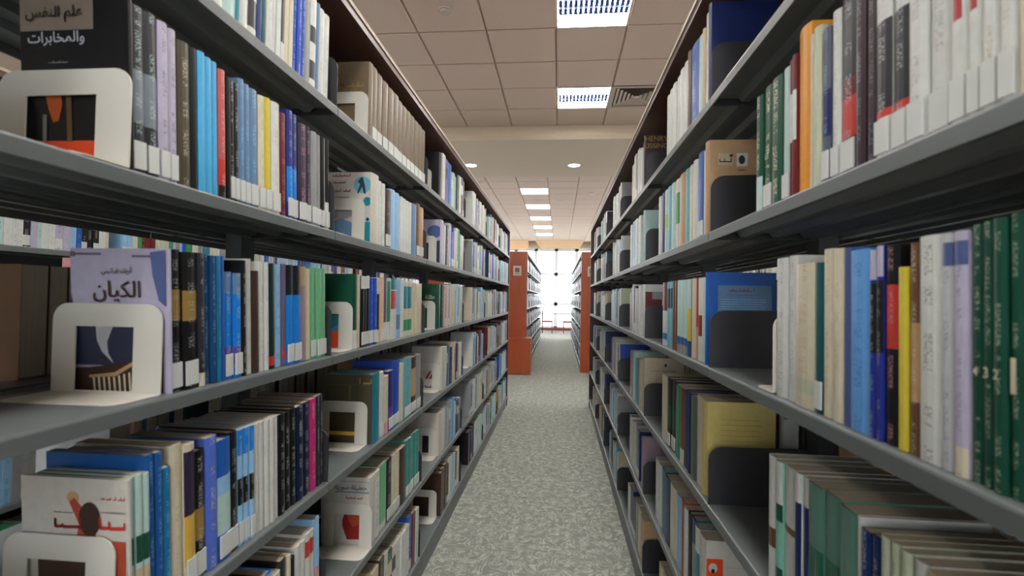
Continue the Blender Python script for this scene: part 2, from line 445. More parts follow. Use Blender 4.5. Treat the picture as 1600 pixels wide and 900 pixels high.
# ================================================================== SHELVING
def shelf_mesh(n=1):
    """tray shelf, length BAY, local x from aisle edge (0) inward to -DEPTH, top at z=0"""
    mb = MB(); L = BAY - .004; D = DEPTH
    lip = [(0, -.0235), (0, -.004), (-.0012, -.001), (-.004, 0), (-D, 0), (-D, -.022), (-D + .003, -.022), (-D + .003, -.003), (-.004, -.003), (-.004, -.0235)]
    mb.prism(lip, 'y', 0, L)
    for x in (-.06, -.135, -.205):
        mb.prism([(x, -.003), (x - .012, -.016), (x - .03, -.016), (x - .042, -.003)], 'y', .01, L - .01)
    return mb.mesh('shelf')
SHELF = shelf_mesh(); SHELF.materials.append(M_STEEL)
def bracket_mesh():
    mb = MB(); D = DEPTH - .004; r = .032; hgt = .138
    pts = [(-.004, -.02), (-.004, hgt - r)] + [(-.004 - r + r * math.cos(a), hgt - r + r * math.sin(a)) for a in (math.pi / 8, math.pi / 4, 3 * math.pi / 8, math.pi / 2)] + [(-D, hgt + .004), (-D - .01, -.02)]
    mb.prism(pts, 'y', -.0012, .0012)
    return mb.mesh('shelf_bracket')
BRACKET = bracket_mesh(); BRACKET.materials.append(M_BRACKET)

def stack(side, xf, y_first, bays, b0, label, levels=LEVELS, both=True, wood_m=M_WOOD_DARK, end_near=None, end_far=None, brackets=True):
    """double run of cantilever shelving; sign s points from the aisle into the stack"""
    s = -1 if side == 'L' else 1
    root = empty('bookcase', (xf, 0, 0)); tag(root, label, 'bookcase')
    ys = [y_first + BAY * k for k in range(b0, b0 + bays + 1)]
    xc = s * STACK / 2 if both else s * (DEPTH + .03)
    for y in ys:
        box_obj('post', (xc - .022, y - .028, 0), (xc + .022, y + .028, TOP - .034), M_POST, root)
        if brackets:
            for z in levels:
                o = link('shelf_bracket', BRACKET, None, root); o.location = (0, y, z)
                if s > 0: o.scale.x = -1
    for k in range(bays):
        for z in levels:
            o = link('shelf', SHELF, None, root); o.location = (0, ys[k] + .002, z)
            if s > 0: o.scale.x = -1
            if both:
                o = link('shelf', SHELF, None, root); o.location = (s * STACK, ys[k] + .002, z)
                if s < 0: o.scale.x = -1
    w = STACK if both else DEPTH + .06
    if not both:
        box_obj('back_panel', (s * (w - .012), ys[0], 0), (s * w, ys[-1], TOP - .034), M_POST, root)  # added sheet, blocks bright light coming through the shelf gaps
    kb = MB()
    kb.box((s * .006, ys[0], 0), (s * .03, ys[-1], .086))
    kb.build('kick_plate', M_STEEL, root)
    # wooden canopy with a pale edge band
    box_obj('canopy', (0, ys[0], TOP - .033), (s * w, ys[-1] + .03, TOP), wood_m, root)
    eb = MB().box((-s * .003, ys[0], TOP - .010), (s * .02, ys[-1] + .03, TOP + .002)); eb.build('edge_band', M_EDGE, root)
    if end_far:
        box_obj('end_panel', (-s * .002, ys[-1] + .002, 0), (s * (w + .01), ys[-1] + .029, TOP - .034), wood_m, root)
    if end_near:
        box_obj('end_panel', (-s * .004, ys[0] - .035, 0), (s * (w + .01), ys[0] - .004, TOP + .003), end_near, root)
    return root
stack('L', XL, JOINT_L, 7, -2, 'long grey steel double bookcase with dark wood top, left of the aisle', end_far=True)
stack('R', XR, JOINT_R, 7, -2, 'long grey steel double bookcase with dark wood top, right of the aisle', end_far=True)
stack('L', XL + .03, FAR_Y, FAR_BAYS, 0, 'distant bookcase left of the window with orange wood end panel', end_near=M_WOOD)
stack('R', XR + .02, FAR_Y, FAR_BAYS, 0, 'distant bookcase right of the window with orange wood end panel', end_near=M_WOOD)
NBL, NBR = XL - STACK - .95, XR + STACK + .95
stack('L', NBL, JOINT_L, 7, -1, 'grey bookcase across the next aisle, glimpsed through the left shelves', both=False, brackets=False)
stack('R', NBR, JOINT_R, 7, -1, 'grey bookcase across the next aisle, glimpsed through the right shelves', both=False, brackets=False)
for k, xf in enumerate((NBL + .03, NBL + .03 - STACK - .95)):
    stack('L', xf, FAR_Y, FAR_BAYS, 0, ['orange-ended bookcase beyond the cross aisle, first left of the window one', 'orange-ended bookcase beyond the cross aisle, second left of the window one'][k], both=False, brackets=False, end_near=M_WOOD)
stack('R', NBR + .02, FAR_Y, FAR_BAYS, 0, 'orange-ended bookcase beyond the cross aisle, right of the window one', both=False, brackets=False, end_near=M_WOOD)

# ------------------------------------------------------------------ books measured on the shelves
ROWS = [  # side, shelf level, bay, books near to far: near y|far y|height|colour|options
 ('L',5,0,'''0.8061 0.8329 0.222 white
0.8329 0.8688 0.222 white b=.0-.5:pale_teal
0.8688 0.8821 0.222 teal
0.8821 0.9077 0.222 white
0.9077 0.9369 0.222 white b=.55-.95:red,.1-.35:charcoal
0.9369 0.9522 0.222 dark_blue
0.9522 0.9656 0.222 dark_teal
0.9656 0.9865 0.222 white t=grey
0.9865 1.0009 0.222 white
1.0009 1.0157 0.222 white
1.0157 1.0334 0.222 charcoal s
1.0334 1.0494 0.222 cream
1.0494 1.0653 0.222 cream
1.0653 1.0824 0.222 royal_blue t=white
1.0824 1.0996 0.222 royal_blue t=white
1.0996 1.1167 0.222 royal_blue t=white
1.1167 1.1411 0.222 grey
1.1411 1.1698 0.222 white b=.1-.3:charcoal,.5-.68:charcoal
1.1698 1.1896 0.222 steel_blue
1.1896 1.2187 0.222 white t=grey
1.2187 1.2477 0.222 white t=grey'''),
 ('L',4,0,'''0.6476 0.6551 0.250 black f=L4
0.6551 0.6814 0.237 charcoal s b=.3-.62:grey_photo t=pale_teal
0.6814 0.7048 0.240 charcoal s b=.3-.62:grey_photo t=pale_teal
0.7048 0.7251 0.240 lavender s t=charcoal
0.7251 0.7438 0.242 lavender s t=charcoal
0.7438 0.7714 0.230 dark_olive t=cream
0.7714 0.7863 0.232 black
0.7863 0.8031 0.234 sky_blue
0.8031 0.8199 0.234 sky_blue
0.8199 0.8367 0.234 sky_blue
0.8367 0.8559 0.226 pink_red b=.0-.1:black,.1-.3:red t=cream
0.8559 0.8667 0.222 black
0.8667 0.8813 0.222 black s t=white
0.8813 0.8959 0.222 black s t=white
0.8959 0.9134 0.236 steel_blue s t=light_blue
0.9134 0.9308 0.236 steel_blue s t=light_blue
0.9308 0.9585 0.234 steel_blue s t=light_blue
0.9585 0.9787 0.232 cream s t=grey
0.9787 1.0020 0.236 yellow s b=.0-.2:cream
1.0020 1.0339 0.236 white s t=tan
1.0339 1.0614 0.226 maroon t=tan
1.0614 1.0855 0.240 indigo s b=.15-.48:bright_blue t=light_blue
1.0855 1.1097 0.240 indigo s b=.15-.48:bright_blue t=light_blue
1.1097 1.1485 0.230 dark_purple s t=pink
1.1485 1.1705 0.232 dark_purple s t=pink
1.1705 1.1973 0.228 grey s
1.1973 1.2240 0.228 grey s
1.2240 1.2452 0.232 black s
1.2452 1.2661 0.232 white s b=.3-1:black'''),
 ('L',3,0,'''0.7332 0.7392 0.226 lavender f=L3
0.7392 0.7659 0.226 black s b=.5-.72:dark_gold t=silver
0.7659 0.7986 0.226 black s b=.5-.72:dark_gold t=silver
0.7986 0.8146 0.226 charcoal b=.0-.1:cream t=silver
0.8146 0.8291 0.226 dark_teal_blue t=light_blue
0.8291 0.8436 0.226 dark_teal_blue t=light_blue
0.8436 0.8553 0.226 teal_blue t=sky_blue
0.8553 0.8674 0.226 blue
0.8674 0.8914 0.198 bright_blue s b=.13-.3:purple,.8-1:steel_blue t=white
0.8914 0.9154 0.198 bright_blue s b=.13-.3:purple,.8-1:steel_blue t=white
0.9154 0.9292 0.222 black t=white
0.9292 0.9525 0.226 white t=tan
0.9525 0.9720 0.205 dark_brown
0.9720 0.9883 0.226 white t=grey
0.9883 1.0046 0.226 white t=grey
1.0046 1.0296 0.224 black_green b=.03-.12:red
1.0296 1.0576 0.224 light_blue t=blue
1.0576 1.0740 0.226 purple_grey b=.08-.16:red
1.0740 1.1038 0.226 bright_blue s b=.7-1:black
1.1038 1.1368 0.226 bright_blue s b=.7-1:black
1.1368 1.1646 0.226 mauve b=.8-1:tan
1.1646 1.1876 0.224 cream
1.1876 1.2144 0.228 pale_green s
1.2144 1.2412 0.228 pale_green s
1.2412 1.2680 0.228 pale_green s'''),
 ('L',2,0,'''0.6717 0.6777 0.222 cover_white f=L2
0.6777 0.6871 0.222 pale_teal b=.42-.6:dark_green,.0-.38:pale_tan
0.6871 0.6994 0.222 pale_teal b=.42-.6:dark_green,.0-.38:pale_tan
0.6994 0.7117 0.222 pale_teal b=.42-.6:dark_green,.0-.38:pale_tan
0.7117 0.7257 0.245 dark_azure t=light_blue
0.7257 0.7396 0.245 dark_azure t=light_blue
0.7396 0.7566 0.215 teal_blue t=light_blue
0.7566 0.7820 0.245 cream t=tan
0.7820 0.8068 0.238 cream s b=.15-.5:gold,.5-.95:dark_purple
0.8068 0.8332 0.222 black s b=.3-.55:dark_gold t=cream
0.8332 0.8623 0.235 periwinkle t=white
0.8623 0.8988 0.222 blue s b=.22-.55:pale_teal,.55-.7:light_blue
0.8988 0.9230 0.228 black s t=silver
0.9230 0.9390 0.226 light_blue s b=.35-.58:black,.78-1:bright_blue t=white
0.9390 0.9551 0.226 light_blue s b=.35-.58:black,.78-1:bright_blue t=white
0.9551 0.9712 0.226 light_blue s b=.35-.58:black,.78-1:bright_blue t=white
0.9712 0.9889 0.226 white t=pink
0.9889 1.0066 0.226 white t=pink
1.0066 1.0243 0.226 white t=pink
1.0243 1.0420 0.226 white t=pink
1.0420 1.0597 0.226 white t=pink
1.0597 1.0858 0.224 black t=white
1.0858 1.1118 0.224 black t=white
1.1118 1.1378 0.224 black t=white
1.1378 1.1697 0.226 dark_navy t=white
1.1697 1.2015 0.226 dark_navy t=white
1.2015 1.2332 0.230 magenta t=cream
1.2332 1.2506 0.232 charcoal t=silver
1.2506 1.2680 0.232 charcoal t=silver'''),
 ('L',1,0,'''0.9841 1.0053 0.222 black
1.0053 1.0265 0.222 black
1.0265 1.0584 0.222 blue b=.8-1:light_blue
1.0584 1.0875 0.205 white
1.0875 1.1104 0.222 charcoal b=.0-.9:charcoal
1.1104 1.1262 0.222 cream
1.1262 1.1452 0.210 black
1.1452 1.1683 0.226 white t=grey
1.1683 1.1913 0.226 white t=grey
1.1913 1.2163 0.232 white b=.75-.92:red t=pink
1.2163 1.2413 0.232 white b=.75-.92:red t=pink
1.2413 1.2680 0.250 light_blue b=.0-.5:pink'''),
 ('L',5,1,'''1.5107 1.5471 0.240 umber f=L5B
1.5471 1.5908 0.240 umber s
1.5908 1.6431 0.240 umber s
1.6431 1.6974 0.238 umber s t=dark_brown
1.6974 1.7517 0.238 umber s t=dark_brown
1.7517 1.8060 0.238 umber s t=dark_brown
1.8060 1.8603 0.238 umber s t=dark_brown
1.8603 1.9145 0.238 umber s t=dark_brown
1.9145 1.9688 0.238 umber s t=dark_brown
1.9688 2.0231 0.238 umber s t=dark_brown
2.0231 2.0774 0.238 umber s t=dark_brown
2.0774 2.1317 0.238 umber s t=dark_brown
2.1317 2.1860 0.238 umber s t=dark_brown'''),
 ('L',4,1,'''1.5522 1.6231 0.225 cover_white f=L4B
1.6231 1.6557 0.214 white t=grey
1.6557 1.6884 0.214 white t=grey
1.6884 1.7499 0.205 dark_brown s t=tan
1.7499 1.8005 0.216 light_blue
1.8005 1.8512 0.216 light_blue
1.8512 1.8895 0.210 white
1.8895 1.9279 0.210 white
1.9279 1.9662 0.210 white
1.9662 2.0046 0.210 white
2.0046 2.0677 0.214 steel_blue
2.0677 2.1252 0.225 brown s
2.1252 2.1860 0.222 tan s'''),
 ('L',3,1,'''1.4306 1.4641 0.222 dark_green b=.0-.25:white f=L3B
1.4641 1.4969 0.222 cream
1.4969 1.5223 0.222 black s b=.82-1:white
1.5223 1.5477 0.222 black s b=.82-1:white
1.5477 1.5731 0.222 black s b=.82-1:white
1.5731 1.6041 0.218 royal_blue s t=light_blue
1.6041 1.6352 0.218 royal_blue s t=light_blue
1.6352 1.6617 0.222 white b=.2-.75:charcoal
1.6617 1.6977 0.222 peach s
1.6977 1.7353 0.222 purple_grey s b=.0-.3:white
1.7353 1.7720 0.222 white b=.3-.95:green
1.7720 1.8337 0.222 white b=.5-.8:red,.82-1:teal t=pink
1.8337 1.8869 0.222 light_blue b=.15-.4:steel_blue
1.8869 1.9202 0.222 white
1.9202 1.9789 0.222 cream b=.5-.9:teal,.1-.3:green
1.9789 2.0376 0.222 cream b=.5-.9:teal,.1-.3:green
2.0376 2.0871 0.215 cream t=tan
2.0871 2.1365 0.215 cream t=tan
2.1365 2.1860 0.215 cream t=tan'''),
 ('L',2,1,'''1.6091 1.6709 0.230 teal f=L2B
1.6709 1.7191 0.225 white s
1.7191 1.7675 0.205 cream b=.0-.2:pink
1.7675 1.8244 0.215 indigo s b=.2-.4:purple
1.8244 1.8972 0.245 royal_blue s
1.8972 1.9438 0.225 cream
1.9438 2.0443 0.242 light_teal s t=teal
2.0443 2.1175 0.235 dark_brown s b=.3-.8:tan
2.1175 2.1860 0.235 grey s'''),
 ('L',1,1,'''1.6009 1.6513 0.225 cover_white f=L1B
1.6513 1.6988 0.225 white t=navy
1.6988 1.7734 0.228 pale_green b=.0-.1:white
1.7734 1.8304 0.222 black s t=white
1.8304 1.8750 0.226 cream s t=pink
1.8750 1.9197 0.226 cream s t=pink
1.9197 1.9891 0.224 dark_brown
1.9891 2.0285 0.235 green_teal s t=light_teal
2.0285 2.0679 0.235 green_teal s t=light_teal
2.0679 2.1073 0.235 green_teal s t=light_teal
2.1073 2.1466 0.235 green_teal s t=light_teal
2.1466 2.1860 0.235 green_teal s t=light_teal'''),
 ('R',4,0,'''0.4168 0.4317 0.236 cream
0.4317 0.4466 0.236 cream
0.4466 0.4639 0.240 white s b=.78-.95:orange_print t=tan
0.4639 0.4827 0.240 white s b=.78-.95:orange_print t=tan
0.4827 0.4988 0.240 white s b=.42-1:red_stripe
0.4988 0.5208 0.240 white s b=.42-1:red_stripe
0.5208 0.5519 0.236 white s t=grey
0.5519 0.5799 0.236 white s t=grey
0.5799 0.6070 0.238 white s b=.2-.24:red,.24-.68:charcoal t=silver
0.6070 0.6360 0.238 white s b=.2-.24:red,.24-.68:charcoal t=silver
0.6360 0.6578 0.240 dark_plum b=.0-.2:dark_purple t=grey
0.6578 0.6784 0.245 dark_plum t=grey
0.6784 0.7159 0.245 charcoal s b=.13-.2:black,.2-.42:red,.42-.52:maroon t=silver
0.7159 0.7381 0.234 white s t=grey
0.7381 0.7597 0.222 grey_navy s b=.3-.6:navy t=light_blue
0.7597 0.7808 0.236 cream b=.0-1:pale_sage
0.7808 0.7975 0.236 cream
0.7975 0.8372 0.262 orange
0.8372 0.8500 0.230 maroon b=.4-.75:white
0.8500 0.8628 0.230 maroon b=.4-.75:white
0.8628 0.8937 0.226 pale_teal s
0.8937 0.9337 0.226 dark_green t=cream f=N21
0.9337 0.9734 0.226 dark_green s t=cream f=N63
0.9734 1.0013 0.222 dark_green b=.0-.3:pale_teal t=cream'''),  # white on the maroon pair is glare painted into the spine colour
 ('R',3,0,'''0.4186 0.4316 0.234 racing_green t=sage f=G1
0.4316 0.4445 0.234 racing_green t=sage f=G1
0.4445 0.4574 0.234 racing_green t=sage f=G1
0.4574 0.4711 0.234 racing_green t=sage f=G2
0.4711 0.4837 0.234 racing_green t=sage f=G3
0.4837 0.4980 0.234 racing_green t=sage f=G4
0.4980 0.5145 0.230 lavender b=.86-.96:slate_blue,.0-.12:cream t=purple_grey
0.5145 0.5303 0.230 silver b=.86-.96:slate_blue t=slate_blue
0.5303 0.5621 0.230 white t=charcoal
0.5621 0.5796 0.226 brown b=.25-.62:tan t=cream
0.5796 0.5962 0.200 yellow
0.5962 0.6200 0.228 black b=.48-.8:red t=pink
0.6200 0.6327 0.226 deep_blue b=.45-.82:black,.84-1:lavender t=silver
0.6327 0.6454 0.226 deep_blue b=.45-.82:black,.84-1:lavender t=silver
0.6454 0.6870 0.228 light_cobalt t=blue
0.6870 0.7030 0.234 blue b=.0-1:slate_blue
0.7030 0.7292 0.234 cream t=tan
0.7292 0.7553 0.234 cream t=tan
0.7553 0.7790 0.220 dark_teal s
0.7790 0.8386 0.218 cream b=.1-.2:pale_sage t=tan
0.8386 0.8699 0.234 white t=grey
0.8699 0.9123 0.234 white t=grey'''),
 ('R',2,0,'''0.4523 0.4783 0.222 cream
0.4783 0.5043 0.222 cream
0.5043 0.5277 0.222 pale_tan
0.5277 0.5511 0.222 pale_tan
0.5511 0.5734 0.224 white
0.5734 0.5897 0.224 pale_sage t=grey
0.5897 0.6059 0.224 pale_sage t=grey
0.6059 0.6222 0.224 pale_sage t=grey
0.6222 0.6416 0.216 royal_navy t=white
0.6416 0.6611 0.216 royal_navy t=white
0.6611 0.6684 0.226 white
0.6684 0.7087 0.226 sea_green b=.0-.35:deep_green,.35-.5:teal_blue f=PIC
0.7087 0.7519 0.226 sea_green b=.0-.3:teal_blue,.3-.6:deep_green f=PIC
0.7519 0.7952 0.226 sea_green b=.0-.3:teal_blue,.3-.6:deep_green f=PIC
0.7952 0.8147 0.226 white b=.0-.8:navy
0.8147 0.8342 0.226 white b=.0-.8:navy
0.8342 0.8800 0.220 white b=.52-.57:brown
0.8800 0.9060 0.222 mint b=.55-.68:dark_green,.68-1:white,.0-.2:dark_green
0.9060 0.9342 0.222 white b=.3-.45:brown'''),
 ('R',5,1,'''1.2970 1.3196 0.262 navy f=R5
1.3196 1.3512 0.250 white t=tan
1.3512 1.3721 0.226 pale_tan
1.3721 1.4160 0.226 pale_teal
1.4160 1.4982 0.232 blue t=light_blue
1.4982 1.5316 0.240 brown
1.5316 1.5786 0.226 white
1.5786 1.6293 0.226 white t=pale_teal
1.6293 1.6800 0.226 white t=pale_teal
1.6800 1.7307 0.226 white t=pale_teal
1.7307 1.7814 0.226 white t=pale_teal
1.7814 1.8321 0.226 white t=pale_teal'''),
 ('R',4,1,'''1.3043 1.3410 0.238 tan f=R4
1.3410 1.3616 0.224 white
1.3616 1.4211 0.232 blue s
1.4211 1.4615 0.224 white
1.4615 1.5116 0.224 cream
1.5116 1.5599 0.224 light_teal
1.5599 1.6320 0.224 tan
1.6320 1.6858 0.224 white b=.35-.8:green
1.6858 1.7364 0.224 white b=.0-1:pale_teal
1.7364 1.7944 0.224 light_teal
1.7944 1.8542 0.224 pale_teal b=.4-.6:lime
1.8542 1.9063 0.224 navy
1.9063 1.9589 0.224 white'''),
 ('R',3,1,'''1.3055 1.3251 0.232 blue f=R3
1.3251 1.3661 0.224 light_blue b=.0-1:pale_teal
1.3661 1.3970 0.224 white b=.3-.55:dark_red
1.3970 1.4229 0.224 tan b=.4-1:rust
1.4229 1.4705 0.224 cream
1.4705 1.5140 0.224 dark_teal_blue b=.2-.62:yellow,.62-1:pale_teal
1.5140 1.5544 0.224 pale_teal b=.12-.22:blue,.0-.12:grey
1.5544 1.5948 0.224 pale_teal b=.12-.22:blue,.0-.12:grey
1.5948 1.6353 0.224 pale_teal b=.12-.22:blue,.0-.12:grey
1.6353 1.6719 0.224 brown
1.6719 1.7085 0.224 brown
1.7085 1.7486 0.224 light_teal b=.6-.9:dark_teal
1.7486 1.7887 0.224 light_teal b=.6-.9:dark_teal
1.7887 1.8771 0.224 white b=.55-1:maroon,.1-.2:blue'''),
 ('R',2,1,'''1.3049 1.3495 0.238 cream_yellow f=R2
1.3495 1.4114 0.236 cream
1.4114 1.4654 0.226 dark_sage
1.4654 1.5023 0.226 navy
1.5023 1.5392 0.226 navy
1.5392 1.5873 0.226 brown b=.0-.2:white
1.5873 1.6564 0.226 green
1.6564 1.7144 0.230 black s b=.3-.6:dark_green
1.7144 1.7725 0.230 black s b=.3-.6:dark_green
1.7725 1.8597 0.226 cream'''),
 ('R',1,1,'''1.3048 1.3627 0.222 cover_white f=R1
1.3627 1.4065 0.222 teal b=.7-1:white
1.4065 1.4533 0.222 navy b=.0-.7:grey
1.4533 1.4888 0.222 black
1.4888 1.5261 0.220 white
1.5261 1.5735 0.222 red_rust
1.5735 1.6328 0.222 light_blue
1.6328 1.7163 0.222 cream
1.7163 1.7982 0.222 navy
1.7982 1.8651 0.222 teal
1.8651 1.9204 0.222 white
1.9204 1.9757 0.222 white'''),
 ('L',5,2,'''2.4365 2.4911 0.225 black f=L5C'''),
 ('L',4,2,'''2.4911 2.5618 0.225 lavender f=L4C'''),
 ('L',3,2,'''2.4512 2.5187 0.225 dark_green f=L3C'''),
 ('L',2,2,'''2.5889 2.6480 0.225 cover_white f=L2C'''),
 ('L',1,2,'''2.5460 2.6169 0.220 cover_white f=L1C'''),
 ('R',5,2,'''2.2737 2.2994 0.240 dark_plum f=R5C'''),
 ('R',4,2,'''2.2600 2.2942 0.232 pale_teal f=R4C'''),
 ('R',3,2,'''2.2379 2.2888 0.230 white f=R3C'''),
 ('R',2,2,'''2.2322 2.2746 0.238 beige f=R2C'''),
 ('R',1,2,'''2.2431 2.2775 0.220 mauve f=R1C'''),
]
